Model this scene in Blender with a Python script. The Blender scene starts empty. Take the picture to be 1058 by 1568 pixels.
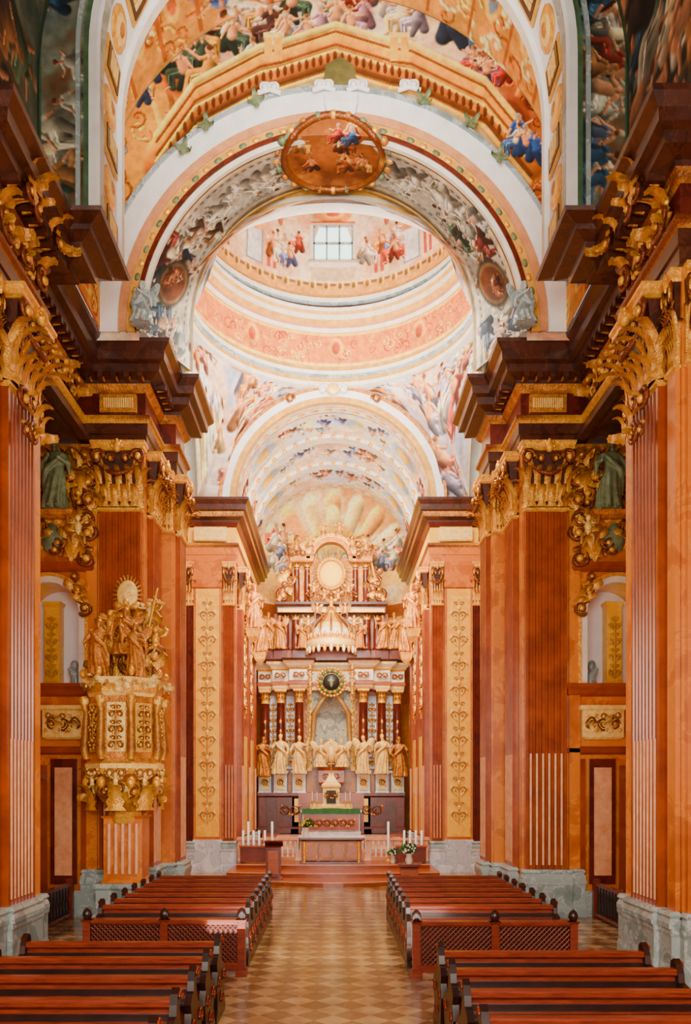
import bpy, math, random
import numpy as np
from mathutils import Matrix, Vector
random.seed(7); RS=np.random.RandomState(3)
PI=math.pi
D2=bpy.data
scene=bpy.context.scene
def s2l(c):
    c=np.asarray(c,dtype=float)
    return np.where(c<=0.04045,c/12.92,((np.clip(c,0,None)+0.055)/1.055)**2.4)
def L4(c):
    r=s2l(c); return (float(r[0]),float(r[1]),float(r[2]),1.0)
def rich(c,s=1.22,g=1.12):
    m=sum(c)/3; return tuple(min(1,max(0.01,m+(x-m)*s))**g for x in c)
# ---------------------------------------------------------------- materials
def mat(name,c1,c2=None,rough=.5,metal=0.0,scale=3.0,bump=0.0,vein=None,stretch=(1,1,1),bscale=None,spec=.5,coat=0.0,crevice_shade=None):
    m=D2.materials.new(name); m.use_nodes=True
    nt=m.node_tree; b=nt.nodes['Principled BSDF']
    b.inputs['Roughness'].default_value=rough; b.inputs['Metallic'].default_value=metal
    b.inputs['Specular IOR Level'].default_value=spec
    b.inputs['Coat Weight'].default_value=coat
    tc=nt.nodes.new('ShaderNodeTexCoord'); mp=nt.nodes.new('ShaderNodeMapping')
    mp.inputs['Scale'].default_value=stretch
    nt.links.new(tc.outputs['Object'],mp.inputs['Vector'])
    if c2 is None: c2=tuple(x*.82 for x in c1)
    c1=rich(c1); c2=rich(c2)
    if vein: vein=rich(vein)
    n=nt.nodes.new('ShaderNodeTexNoise'); n.inputs['Scale'].default_value=scale; n.inputs['Detail'].default_value=8
    n.inputs['Roughness'].default_value=.62
    n.inputs['Distortion'].default_value=.6 if vein else .2
    nt.links.new(mp.outputs[0],n.inputs['Vector'])
    r=nt.nodes.new('ShaderNodeValToRGB')
    r.color_ramp.elements[0].position=.3; r.color_ramp.elements[0].color=L4(c2)
    r.color_ramp.elements[1].position=.7; r.color_ramp.elements[1].color=L4(c1)
    if vein:
        e=r.color_ramp.elements.new(.5); e.color=L4(vein)
        e=r.color_ramp.elements.new(.475); e.color=L4(tuple((x+y)/2 for x,y in zip(c1,c2)))
        e=r.color_ramp.elements.new(.525); e.color=L4(tuple((x*.7+y*.3) for x,y in zip(c1,c2)))
    nt.links.new(n.outputs['Fac'],r.inputs[0]); out=r.outputs[0]
    if crevice_shade:  # darkens concave creases: crevice shade put into the base colour
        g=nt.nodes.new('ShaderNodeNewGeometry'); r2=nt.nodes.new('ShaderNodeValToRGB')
        r2.color_ramp.elements[0].position=.42; r2.color_ramp.elements[0].color=L4(crevice_shade); r2.color_ramp.elements[1].position=.51; r2.color_ramp.elements[1].color=(1,1,1,1)
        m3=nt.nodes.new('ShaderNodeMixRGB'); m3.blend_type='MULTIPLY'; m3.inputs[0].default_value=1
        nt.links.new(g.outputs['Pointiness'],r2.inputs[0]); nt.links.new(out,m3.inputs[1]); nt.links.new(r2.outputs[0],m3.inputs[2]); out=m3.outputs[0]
    nt.links.new(out,b.inputs['Base Color'])
    if bump:
        n2=nt.nodes.new('ShaderNodeTexNoise'); n2.inputs['Scale'].default_value=bscale or scale*6
        nt.links.new(mp.outputs[0],n2.inputs['Vector'])
        bp=nt.nodes.new('ShaderNodeBump'); bp.inputs['Strength'].default_value=bump; bp.inputs['Distance'].default_value=.05
        nt.links.new(n2.outputs['Fac'],bp.inputs['Height']); nt.links.new(bp.outputs[0],b.inputs['Normal'])
    return m
GOLD=mat('gilding',(1.0,.78,.34),(.78,.52,.18),rough=.38,metal=.35,scale=9,bump=.35,bscale=26,crevice_shade=(.52,.34,.2))
GOLDP=mat('pale_gilding',(1.0,.90,.60),(.88,.68,.36),rough=.42,metal=.15,scale=9,bump=.3,bscale=28,crevice_shade=(.62,.46,.32))
GOLDD=mat('dark_gilding',(.86,.61,.25),(.56,.35,.13),rough=.42,metal=.35,scale=7,bump=.4,bscale=22,crevice_shade=(.5,.34,.22))
ORANGE=mat('orange_marble',(.82,.53,.21),(.66,.37,.13),rough=.3,scale=1.4,vein=(.83,.56,.25),spec=.5)
SHAFT=mat('red_orange_marble',(.64,.345,.17),(.48,.23,.115),rough=.25,scale=1.6)
DRED=mat('dark_red_marble',(.40,.16,.11),(.27,.10,.07),rough=.28,scale=2.5,vein=(.43,.2,.13))
CORN=mat('brown_marble',(.33,.18,.12),(.22,.11,.08),rough=.32,scale=2.5,vein=(.36,.22,.15))
CABLE=mat('pink_marble',(.90,.72,.58),(.80,.58,.42),rough=.22,scale=5)
YEL=mat('yellow_marble',(.96,.77,.27),(.88,.66,.18),rough=.28,scale=2.4,vein=(.97,.82,.38))
WHITEM=mat('white_marble',(.90,.90,.90),(.72,.74,.76),rough=.3,scale=2.5,vein=(.62,.64,.68))
GREYM=mat('grey_green_marble',(.68,.72,.71),(.48,.53,.52),rough=.3,scale=2.5,vein=(.78,.8,.8))
GREEND=mat('verdigris_bronze',(.55,.60,.46),(.33,.37,.28),rough=.5,metal=.1,scale=6)
DKGREEN=mat('dark_green_stucco',(.26,.33,.29),(.16,.21,.20),rough=.6,scale=3)
CREAM=mat('cream_stucco',(.94,.91,.85),(.84,.80,.72),rough=.7,scale=3)
STUC=mat('white_stucco',(.96,.955,.94),(.89,.87,.85),rough=.7,scale=2)
PINK=mat('pink_stucco',(.84,.64,.46),(.72,.50,.35),rough=.6,scale=3)
OCHRE=mat('ochre_stucco',(.87,.70,.36),(.70,.53,.23),rough=.6,scale=4)
PLASTW=mat('white_plaster',(.98,.98,.99),(.93,.94,.96),rough=.8,scale=2)
WOODR=mat('pew_wood',(.53,.25,.16),(.34,.15,.10),rough=.26,scale=4,stretch=(1,8,8))
WOODD=mat('dark_carved_wood',(.20,.10,.075),(.10,.055,.045),rough=.32,scale=6)
WOODO=mat('oak_wood',(.68,.38,.18),(.52,.25,.11),rough=.28,scale=4,stretch=(1,6,6))
GREENC=mat('green_cloth',(.26,.46,.28),(.18,.36,.2),rough=.9,scale=8)
WCLOTH=mat('white_cloth',(.9,.88,.84),(.8,.78,.74),rough=.9,scale=8)
WAX=mat('candle_wax',(.98,.97,.94),(.95,.93,.88),rough=.5)
BLUEP=mat('altar_painting',(.70,.70,.64),(.42,.40,.36),rough=.5,scale=2.2,vein=(.85,.77,.58))
DARK=mat('dark_door_wood',(.15,.10,.08),(.09,.06,.05),rough=.5)
LEAFM=mat('foliage',(.28,.45,.2),(.15,.28,.12),rough=.7,scale=20)
FLW=mat('white_petals',(.93,.9,.86),(.82,.8,.72),rough=.7,scale=20)
FLY=mat('yellow_petals',(.97,.84,.32),(.88,.68,.2),rough=.7,scale=20)
def glassmat(name,c,st):
    m=D2.materials.new(name); m.use_nodes=True; b=m.node_tree.nodes['Principled BSDF']
    b.inputs['Base Color'].default_value=L4(c); b.inputs['Emission Color'].default_value=L4(c)
    b.inputs['Emission Strength'].default_value=st; b.inputs['Roughness'].default_value=.2; return m
DAY=glassmat('daylit_window_glass',(.82,.97,.95),1.8)
WARMG=glassmat('amber_window_glass',(1,.84,.45),2.2)
# floor
FLOOR=D2.materials.new('diamond_tile_floor'); FLOOR.use_nodes=True
nt=FLOOR.node_tree; b=nt.nodes['Principled BSDF']; b.inputs['Roughness'].default_value=.17
tc=nt.nodes.new('ShaderNodeTexCoord'); mp=nt.nodes.new('ShaderNodeMapping'); mp.inputs['Rotation'].default_value=(0,0,PI/4)
nt.links.new(tc.outputs['Object'],mp.inputs['Vector'])
ck=nt.nodes.new('ShaderNodeTexChecker'); ck.inputs['Scale'].default_value=2.9
ck.inputs['Color1'].default_value=L4((.72,.59,.40)); ck.inputs['Color2'].default_value=L4((.55,.40,.23))
nz=nt.nodes.new('ShaderNodeTexNoise'); nz.inputs['Scale'].default_value=1.8; nz.inputs['Detail'].default_value=7
nt.links.new(mp.outputs[0],ck.inputs['Vector']); nt.links.new(mp.outputs[0],nz.inputs['Vector'])
mx=nt.nodes.new('ShaderNodeMixRGB'); mx.blend_type='MULTIPLY'; mx.inputs[0].default_value=.8
rp=nt.nodes.new('ShaderNodeValToRGB'); rp.color_ramp.elements[0].position=.38; rp.color_ramp.elements[0].color=L4((.68,.57,.45)); rp.color_ramp.elements[1].position=.62; rp.color_ramp.elements[1].color=(1,1,1,1)
nt.links.new(nz.outputs['Fac'],rp.inputs[0]); nt.links.new(ck.outputs['Color'],mx.inputs[1]); nt.links.new(rp.outputs[0],mx.inputs[2])
nt.links.new(mx.outputs[0],b.inputs['Base Color'])
# fresco
FRESCO=D2.materials.new('fresco_paint'); FRESCO.use_nodes=True
nt=FRESCO.node_tree; b=nt.nodes['Principled BSDF']; b.inputs['Roughness'].default_value=.75; b.inputs['Specular IOR Level'].default_value=.25
at=nt.nodes.new('ShaderNodeAttribute'); at.attribute_name='paint'
nz=nt.nodes.new('ShaderNodeTexNoise'); nz.inputs['Scale'].default_value=7; nz.inputs['Detail'].default_value=8
tc=nt.nodes.new('ShaderNodeTexCoord'); nt.links.new(tc.outputs['Object'],nz.inputs['Vector'])
rp=nt.nodes.new('ShaderNodeValToRGB'); rp.color_ramp.elements[0].position=.35; rp.color_ramp.elements[0].color=(.6,.55,.5,1); rp.color_ramp.elements[1].position=.58
nt.links.new(nz.outputs['Fac'],rp.inputs[0])
mx=nt.nodes.new('ShaderNodeMixRGB'); mx.blend_type='MULTIPLY'; mx.inputs[0].default_value=.5
nt.links.new(at.outputs['Color'],mx.inputs[1]); nt.links.new(rp.outputs[0],mx.inputs[2]); nt.links.new(mx.outputs[0],b.inputs['Base Color'])

# ---------------------------------------------------------------- mesh builder
def T(x,y,z): return Matrix.Translation((x,y,z))
def RZ(a): return Matrix.Rotation(a,4,'Z')
def RY(a): return Matrix.Rotation(a,4,'Y')
def RX(a): return Matrix.Rotation(a,4,'X')
def S(x,y,z): return Matrix.Diagonal((x,y,z,1))
class MB:
    def __init__(s): s.v=[];s.f=[];s.m=[];s.sm=[];s.mats=[];s.M=Matrix.Identity(4)
    def mi(s,m):
        if m not in s.mats: s.mats.append(m)
        return s.mats.index(m)
    def add(s,vs,fs,m,smooth=False):
        o=len(s.v); M=s.M
        s.v+= [tuple(M@Vector(p)) for p in vs]
        fl=M.determinant()<0
        k=s.mi(m)
        for f in fs:
            f=[i+o for i in f]
            if fl: f.reverse()
            s.f.append(f); s.m.append(k); s.sm.append(smooth)
    def box(s,x0,x1,y0,y1,z0,z1,m):
        v=[(x,y,z) for z in (z0,z1) for y in (y0,y1) for x in (x0,x1)]
        s.add(v,[(0,2,3,1),(4,5,7,6),(0,1,5,4),(2,6,7,3),(0,4,6,2),(1,3,7,5)],m)
    def grid(s,rows,m,smooth=True,cu=False,cv=False,ms=None):
        h=len(rows);w=len(rows[0]); v=[p for r in rows for p in r]
        o=len(s.v)
        for i in range(h if cv else h-1):
            fs=[]
            for j in range(w if cu else w-1):
                a=i*w+j; b=i*w+(j+1)%w; c=((i+1)%h)*w+(j+1)%w; d=((i+1)%h)*w+j
                fs.append((a,b,c,d))
            mm=ms[i] if ms else m
            if i==0: s.add(v,fs,mm,smooth)
            else:
                k=s.mi(mm); fl=s.M.determinant()<0
                for f in fs:
                    f=[q+o for q in f]
                    if fl: f.reverse()
                    s.f.append(f); s.m.append(k); s.sm.append(smooth)
    def rect(s,x0,x1,y0,y1,prof,m,ms=None):
        rows=[[(x0-o,y0-o,z),(x1+o,y0-o,z),(x1+o,y1+o,z),(x0-o,y1+o,z)] for o,z in prof]
        s.grid(rows,m,False,cu=True,ms=ms)
        s.add(rows[-1],[(0,1,2,3)],ms[-1] if ms else m); s.add(rows[0],[(3,2,1,0)],ms[0] if ms else m)
    def lathe(s,cx,cy,prof,m,seg=20,ms=None,smooth=True,rot=0):
        rows=[[(cx+r*math.cos(rot+2*PI*j/seg),cy+r*math.sin(rot+2*PI*j/seg),z) for j in range(seg)] for r,z in prof]
        s.grid(rows,m,smooth,cu=True,ms=ms)
    def tube(s,pts,rad,m,seg=6,caps=True):
        rows=[];n=len(pts);P=[Vector(p) for p in pts]
        up=None
        for i in range(n):
            d=(P[min(i+1,n-1)]-P[max(i-1,0)])
            if d.length<1e-9: d=Vector((0,0,1))
            d.normalize()
            if up is None:
                up=Vector((0,1,0)) if abs(d.y)<.9 else Vector((1,0,0))
            a=d.cross(up)
            if a.length<1e-4: a=d.orthogonal()
            a.normalize(); b=a.cross(d); up=b
            r=rad[i] if isinstance(rad,(list,tuple)) else rad
            rows.append([tuple(P[i]+a*(r*math.cos(2*PI*k/seg))+b*(r*math.sin(2*PI*k/seg))) for k in range(seg)])
        s.grid(rows,m,True,cu=True)
        if caps:
            s.add(rows[0],[tuple(range(seg))],m); s.add(rows[-1],[tuple(reversed(range(seg)))],m)
    def ell(s,c,r,m,seg=8,rings=5,M2=None):
        rows=[]
        for i in range(rings+1):
            a=-PI/2+PI*i/rings; a=max(min(a,PI/2-.02),-PI/2+.02)
            row=[]
            for j in range(seg):
                p=Vector((r[0]*math.cos(a)*math.cos(2*PI*j/seg),r[1]*math.cos(a)*math.sin(2*PI*j/seg),r[2]*math.sin(a)))
                if M2 is not None: p=M2@p
                row.append((c[0]+p.x,c[1]+p.y,c[2]+p.z))
            rows.append(row)
        s.grid(rows,m,True,cu=True)
        s.add(rows[0],[tuple(reversed(range(seg)))],m); s.add(rows[-1],[tuple(range(seg))],m)
    def sweep(s,path,prof,m=None,ms=None,sc=1.0):
        P=[Vector(p) for p in path]; n=len(P); off=[]
        for i in range(n):
            ns=[]
            if i>0: d=(P[i]-P[i-1]).normalized(); ns.append(Vector((-d.y,d.x)))
            if i<n-1: d=(P[i+1]-P[i]).normalized(); ns.append(Vector((-d.y,d.x)))
            if len(ns)==1: off.append(ns[0])
            else:
                a=ns[0]+ns[1]; a.normalize(); off.append(a/max(a.dot(ns[0]),.3))
        rows=[[(P[i].x+off[i].x*o*sc,P[i].y+off[i].y*o*sc,z) for i in range(n)] for o,z in prof]
        s.grid(rows,m,False,ms=ms)
    def inst(s,o,M):
        K=s.M; off=len(s.v); MM=K@M
        A=np.array(o.v); R=np.array(MM)
        A=A@R[:3,:3].T+R[:3,3]
        s.v+= [tuple(p) for p in A.tolist()]
        fl=MM.determinant()<0; mm=[s.mi(x) for x in o.mats]
        for f,k,sm in zip(o.f,o.m,o.sm):
            f=[i+off for i in f]
            if fl: f.reverse()
            s.f.append(f); s.m.append(mm[k]); s.sm.append(sm)
    def ob(s,name,parent=None,mirror=False,loc=None):
        me=D2.meshes.new(name)
        v=[(-x,y,z) for x,y,z in s.v] if mirror else s.v
        f=[list(reversed(q)) for q in s.f] if mirror else s.f
        me.from_pydata(v,[],f)
        for m in s.mats: me.materials.append(m)
        me.polygons.foreach_set('material_index',s.m); me.polygons.foreach_set('use_smooth',s.sm)
        me.update()
        o=D2.objects.new(name,me); scene.collection.objects.link(o)
        if parent: o.parent=parent
        if loc: o.location=loc
        return o
def both(mb,name,name2=None,parents=(None,None)):
    mb.ob(name,parents[0]); mb.ob(name2 or name,parents[1],mirror=True)
def empty(name,loc=(0,0,0)):
    e=D2.objects.new(name,None); e.location=loc; scene.collection.objects.link(e); return e
def link(me,name,M,parent=None):
    o=D2.objects.new(name,me); scene.collection.objects.link(o); o.matrix_world=M
    if parent: o.parent=parent
    return o

# ---------------------------------------------------------------- ornament
def leaf(mb,M,w,h,m,curl=2.6):
    K=mb.M; mb.M=K@M; rows=[]; y=0;z=0;n=7
    for i in range(n+1):
        t=i/n; ww=w/2*(1-.5*t)*(1+.2*math.cos(t*20)); 
        rows.append([(sx*ww,y-.10*w*(1-sx*sx)+(.05*w if abs(sx)==.5 else 0),z) for sx in (-1,-.5,0,.5,1)])
        a=t**2.0*curl; ds=h*1.3/n; y-=math.sin(a)*ds; z+=math.cos(a)*ds
    mb.grid(rows,m); mb.M=K
def spiral(mb,M,r,turns,th,m,flip=1,n=18,seg=5):
    K=mb.M; mb.M=K@M; pts=[];rad=[]
    for i in range(n+1):
        t=i/n; a=turns*2*PI*t; rr=r*(1-.85*t)
        pts.append((flip*(r-rr*math.cos(a))-flip*r*1.0,-.02*t,rr*math.sin(a))); rad.append(th*(1-.4*t)*(1+.25*math.sin(t*30)))
    mb.tube(pts,rad,m,seg=seg); mb.ell((0,-th,0),(th*1.6,th*1.2,th*1.6),m,6,4); mb.M=K
CAP=MB()
def mkcap(mb,m,m2):
    mb.grid([[(-.40,0,0),(-.40,-.12,0),(.40,-.12,0),(.40,0,0)],[(-.42,0,.6),(-.42,-.14,.6),(.42,-.14,.6),(.42,0,.6)],[(-.5,0,1.05),(-.5,-.22,1.05),(.5,-.22,1.05),(.5,0,1.05)]],m2,False)
    for x in (-.33,-.11,.11,.33): leaf(mb,T(x,-.13,0),.2,.42,m)
    for x in (-.43,-.22,0,.22,.43): leaf(mb,T(x,-.13,.1),.19,.66,m)
    for sx in (-1,1):
        leaf(mb,T(sx*.42,-.05,.05)@RZ(sx*PI/2),.2,.55,m)
        leaf(mb,T(sx*.42,-.1,0)@RZ(sx*PI/4),.22,.75,m)
        spiral(mb,T(sx*.44,-.28,.9),.15,1.5,.045,m,flip=sx)
        spiral(mb,T(sx*.16,-.24,.88),.1,1.4,.03,m,flip=-sx)
        mb.tube([(sx*.2,-.16,.45),(sx*.3,-.2,.7),(sx*.42,-.27,.98)],[.03,.04,.05],m,5)
    mb.rect(-.52,.52,-.26,0,[(0,1.03),(.04,1.06),(.04,1.12),(.07,1.16),(.07,1.2)],m)
    mb.ell((0,-.33,1.08),(.1,.09,.12),m,8,6)
    for a in range(5): mb.ell((.1*math.cos(a*PI/4),-.36,1.08+.1*math.sin(a*PI/4)),(.04,.03,.04),m,5,4)
    mb.tube([(-.42,-.2,.80),(-.2,-.3,.62),(0,-.34,.56),(.2,-.3,.62),(.42,-.2,.8)],[.03,.045,.05,.045,.03],m,5)
mkcap(CAP,GOLD,CORN)  # dark bell behind the leaves puts crevice shade into colour
def candel(mb,M,w,h,m,n=5,th=.02,seed=0):
    K=mb.M; mb.M=K@M; rg=random.Random(seed)
    mb.tube([(0,0,0),(0,-.02,h*.5),(0,0,h)],[th*1.2,th*.8,th],m,5)
    st=h/n
    for i in range(n):
        z=st*(i+.35); r=min(w*.24,st*.36)*rg.uniform(.8,1.1)
        for sx in (-1,1):
            spiral(mb,T(sx*r*1.1,0,z),r,1.3,th,m,flip=sx)
            spiral(mb,T(sx*r*.8,0,z+st*.45),r*.55,1.2,th*.8,m,flip=-sx)
            mb.ell((sx*w*.42,-th,z+r*.7),(w*.07,th,st*.12),m,6,4,RY(-sx*.6))
            mb.ell((sx*w*.2,-th,z-r*.9),(w*.05,th,st*.12),m,6,4,RY(sx*.7))
        mb.ell((0,-th,z+st*.3),(w*.09,th*1.6,st*.12),m,6,4)
    mb.M=K
def rinceau(mb,M,w,h,m,n=6,th=.025):
    K=mb.M; mb.M=K@M
    st=w/n; r=h*.4
    for i in range(n):
        x=-w/2+st*(i+.5); up=1 if i%2 else -1
        spiral(mb,T(x,0,0)@S(1,1,up),min(r,st*.45),1.5,th,m,flip=1)
        mb.ell((x+st*.45,-th,up*h*.3),(st*.14,th,h*.1),m,6,4)
        mb.ell((x-st*.3,-th,-up*h*.32),(st*.12,th,h*.09),m,6,4)
    mb.tube([(-w/2+w*i/24,0,h*.3*math.sin(i*PI*n/24)) for i in range(25)],th*.9,m,5)
    mb.M=K
def putto(mb,M,s,m,wing=True,seed=0):
    K=mb.M; mb.M=K@M@S(s,s,s); rg=random.Random(seed)
    mb.ell((0,0,.45),(.15,.12,.22),m,8,6); mb.ell((0,-.02,.78),(.11,.11,.13),m,8,6); mb.ell((0,.01,.25),(.15,.13,.13),m,8,6)
    for sx in (-1,1):
        a=rg.uniform(-.3,.9)
        mb.tube([(sx*.13,0,.6),(sx*.28,-.05,.55+a*.2),(sx*.38,-.14,.5+a*.5)],[.06,.05,.035],m,6)
        k=rg.uniform(0,.2)
        mb.tube([(sx*.08,0,.2),(sx*(.14+k),-.14,.05),(sx*(.12+k),-.05,-.22)],[.085,.07,.045],m,6)
        if wing: mb.ell((sx*.26,.1,.66),(.22,.04,.12),m,8,5,RY(-sx*.7))
    mb.M=K
def acanth(mb,M,w,h,m,seed=0,n=14,sc=1.0):
    rg=random.Random(seed); K=mb.M; mb.M=K@M
    for i in range(n):
        x=rg.uniform(-w/2,w/2); z=rg.uniform(-h/2,h/2); q=rg.random(); r=rg.uniform(.12,.22)*sc
        if q<.4: spiral(mb,T(x,-rg.uniform(0,.1),z)@RY(rg.uniform(0,6)),r,1.5,r*.24,m,flip=rg.choice((-1,1)))
        else: leaf(mb,T(x,-rg.uniform(0,.06),z)@RY(rg.uniform(-1.6,1.6)),r*1.6,r*2.4,m)
    mb.M=K
def pilaster(mb,M,w,d,z0=1.1,zc=9.45,zt=10.9,m=SHAFT,capm=None,n=5,ped=True,pm=GREYM,cable=True,pd=None):
    K=mb.M; mb.M=K@M
    if ped:
        e=pd or .12
        mb.rect(-w/2-e,w/2+e,-d-e,-.005,[(.0,0),(.0,.16),(.0,.22),(-.02,.3),(-.02,z0-.38),(.0,z0-.33),(.0,z0-.25)],pm)
    mb.rect(-w/2-.06,w/2+.06,-d-.1,-.04,[(.035,z0-.25),(.035,z0-.18),(.02,z0-.14),(0,z0-.1),(.03,z0-.06),(0,z0)],GREYM if ped else m)
    cs=[(-w/2,-.005),(-w/2,-d)]
    if n:
        fw=w*.9/n; r=fw*.36
        for i in range(n):
            x=-w*.45+fw*(i+.5)
            for k in range(6):
                a=PI*k/5; cs.append((x-r*math.cos(a),-d+r*.9*math.sin(a)))
    cs+=[(w/2,-d),(w/2,-.005)]
    mb.grid([[(x,y,z) for x,y in cs] for z in (z0,zc)],m,False)
    if n and cable:
        for i in range(n):
            x=-w*.45+fw*(i+.5); mb.tube([(x,-d+r*.35,z0+.1),(x,-d+r*.35,z0+(zc-z0)*.32)],r*.62,CABLE,6)  # paler cable rods carry the lit look of the lower flutes as colour
    mb.rect(-w/2,w/2,-d,-.045,[(.0,zc-.1),(.04,zc-.07),(.04,zc-.02),(.0,zc)],GOLD)
    mb.inst(capm or CAP,T(0,-d+.1-.005 if d>.1 else -.005,zc)@S(w*1.12,max(w*1.1,.5),(zt-zc)/1.2))
    mb.M=K
# ---------------------------------------------------------------- fresco canvas
def vnoise(h,w,cell):
    gh=int(h/cell)+3; gw=int(w/cell)+3; g=RS.rand(gh,gw)
    y=np.arange(h)/cell; x=np.arange(w)/cell
    y0=y.astype(int); x0=x.astype(int); fy=(y-y0)[:,None]; fx=(x-x0)[None,:]
    fy=fy*fy*(3-2*fy); fx=fx*fx*(3-2*fx)
    a=g[y0][:,x0]; b=g[y0][:,x0+1]; c=g[y0+1][:,x0]; d=g[y0+1][:,x0+1]
    return (a*(1-fx)+b*fx)*(1-fy)+(c*(1-fx)+d*fx)*fy
def fbm(h,w,cell): 
    return (vnoise(h,w,cell)*.5+vnoise(h,w,max(cell/2,2))*.27+vnoise(h,w,max(cell/4,1.5))*.15+vnoise(h,w,max(cell/8,1.2))*.08)
class CV:
    def __init__(s,x0,x1,z0,z1,res,col=(.7,.7,.7)):
        s.W=int((x1-x0)*res)+1; s.H=int((z1-z0)*res)+1; s.x0,s.x1,s.z0,s.z1=x0,x1,z0,z1
        s.xs=np.linspace(x0,x1,s.W); s.zs=np.linspace(z0,z1,s.H); s.a=np.ones((s.H,s.W,3))*np.array(col); s.res=res
        s.sat=1.3; s.con=1.2; s.gain=1.0
    def sub(s,xa,xb,za,zb):
        i0=np.searchsorted(s.xs,xa); i1=np.searchsorted(s.xs,xb); j0=np.searchsorted(s.zs,za); j1=np.searchsorted(s.zs,zb)
        if i1<=i0 or j1<=j0: return None
        X,Z=np.meshgrid(s.xs[i0:i1],s.zs[j0:j1]); return slice(j0,j1),slice(i0,i1),X,Z
    def bl(s,r,mask,col):
        mask=mask[...,None]; s.a[r[0],r[1]]=s.a[r[0],r[1]]*(1-mask)+col*mask
    def ell(s,cx,cz,rx,rz,col,ang=0,soft=.18,shade=.3):
        m=max(rx,rz); r=s.sub(cx-m,cx+m,cz-m,cz+m)
        if r is None: return
        c,sn=math.cos(ang),math.sin(ang); dx=r[2]-cx; dz=r[3]-cz
        u=(dx*c+dz*sn)/rx; v=(-dx*sn+dz*c)/rz; d=np.sqrt(u*u+v*v)
        k=1+shade*(.6*dz/m-.5*dx/m)
        s.bl(r,np.clip((1-d)/soft,0,1),np.clip(np.array(col)[None,None]*k[...,None],0,1))
    def cap(s,x0,z0,x1,z1,r0,r1,col,shade=.45):
        m=max(r0,r1); r=s.sub(min(x0,x1)-m,max(x0,x1)+m,min(z0,z1)-m,max(z0,z1)+m)
        if r is None: return
        dx,dz=x1-x0,z1-z0; L=dx*dx+dz*dz+1e-9
        t=np.clip(((r[2]-x0)*dx+(r[3]-z0)*dz)/L,0,1); px=r[2]-x0-t*dx; pz=r[3]-z0-t*dz
        R=r0+(r1-r0)*t; d=np.sqrt(px*px+pz*pz)/R
        k=1+shade*np.clip((pz-px*.7)/R,-1,1)
        s.bl(r,np.clip((1-d)/.25,0,1),np.clip(np.array(col)[None,None]*k[...,None],0,1))
    def poly(s,pts,col):
        xs=[p[0] for p in pts]; zs=[p[1] for p in pts]
        r=s.sub(min(xs),max(xs),min(zs),max(zs))
        if r is None: return
        X,Z=r[2],r[3]; ins=np.zeros(X.shape,bool); n=len(pts)
        for i in range(n):
            xa,za=pts[i]; xb,zb=pts[(i+1)%n]
            if za==zb: continue
            c=((za>Z)!=(zb>Z))&(X<(xb-xa)*(Z-za)/(zb-za)+xa); ins^=c
        s.bl(r,ins.astype(float),np.array(col)[None,None]*np.ones(X.shape+(1,)))
    def line(s,pts,w,col,shade=.3):
        for a,b in zip(pts[:-1],pts[1:]): s.cap(a[0],a[1],b[0],b[1],w/2,w/2,col,shade)
    def rect(s,x0,x1,z0,z1,col): s.poly([(x0,z0),(x1,z0),(x1,z1),(x0,z1)],col)
    def cloud(s,cols,cell,box=None):
        n=fbm(s.H,s.W,cell*s.res); n=(n-n.min())/(n.max()-n.min()); k=len(cols)-1
        t=n*k; i=np.clip(t.astype(int),0,k-1); f=(t-i)[...,None]; f=f*f*(3-2*f); C=np.array(cols)
        o=C[i]*(1-f)+C[i+1]*f
        if box is None: s.a=o
        else:
            r=s.sub(*box)
            if r: s.a[r[0],r[1]]=o[r[0],r[1]]
    def mottle(s,amp=.1,cell=.25):
        n=fbm(s.H,s.W,cell*s.res)-.5; s.a=np.clip(s.a*(1+amp*4*n[...,None]),0,1)
    def orn(s,n,box,r0,r1,cols,seed=0):
        rg=random.Random(seed)
        for k in range(n):
            x=rg.uniform(box[0],box[1]); z=rg.uniform(box[2],box[3]); r=rg.uniform(r0,r1); c=rg.choice(cols); a=rg.uniform(0,6.28); tn=rg.choice((-1,1))
            px,pz=x+r*math.cos(a),z+r*math.sin(a)
            for q in range(1,9):
                rr=r*(1-q*.09); aa=a+tn*q*.62; nx,nz=x+rr*math.cos(aa),z+rr*math.sin(aa)
                s.cap(px,pz,nx,nz,r*.17,r*.14,c); px,pz=nx,nz
            s.ell(x,z,r*.22,r*.22,tuple(min(1,v*1.15) for v in c))
    def fig(s,x,z,h,col,skin=(.87,.66,.5),rg=random,cl=None):
        u=h/6.2; fx=rg.choice((-1,1)); lean=rg.uniform(-.5,.5)
        c=np.array(col); dk=c*.6; lt=np.clip(c*1.3+.06,0,1)
        if cl is not None:
            for k in range(3): s.ell(x+rg.uniform(-2,2)*u,z-rg.uniform(1,2.4)*u,u*rg.uniform(1.5,2.6),u*rg.uniform(.8,1.3),cl,soft=.6)
        sx_,sz_=x+lean*u,z+1.7*u
        s.cap(sx_,sz_-.2*u,x-fx*1.3*u,z-1.6*u,.75*u,.9*u,dk)
        kx,kz=x+fx*1.9*u,z-.5*u; s.cap(x,z-.4*u,kx,kz,1.0*u,.75*u,c); s.cap(kx,kz,kx+fx*rg.uniform(-.4,.5)*u,z-2.4*u,.72*u,.55*u,c)
        s.cap(x-fx*.2*u,z-.7*u,x+fx*.6*u,z-2.5*u,.8*u,.5*u,dk)
        for k in range(3):
            o=rg.uniform(-.5,.5)*u; s.cap(x+o*.6,z-.2*u,kx+o*.5,kz-.2*u+o*.4,.13*u,.1*u,lt); s.cap(kx+o*.5,kz-.3*u,kx+o,z-2.1*u,.12*u,.08*u,lt if k%2 else dk)
        top=c if rg.random()<.55 else (np.array(skin) if rg.random()<.6 else np.array((.9,.84,.72)))
        s.cap(x,z,sx_,sz_-.3*u,.8*u,.75*u,top)
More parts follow.
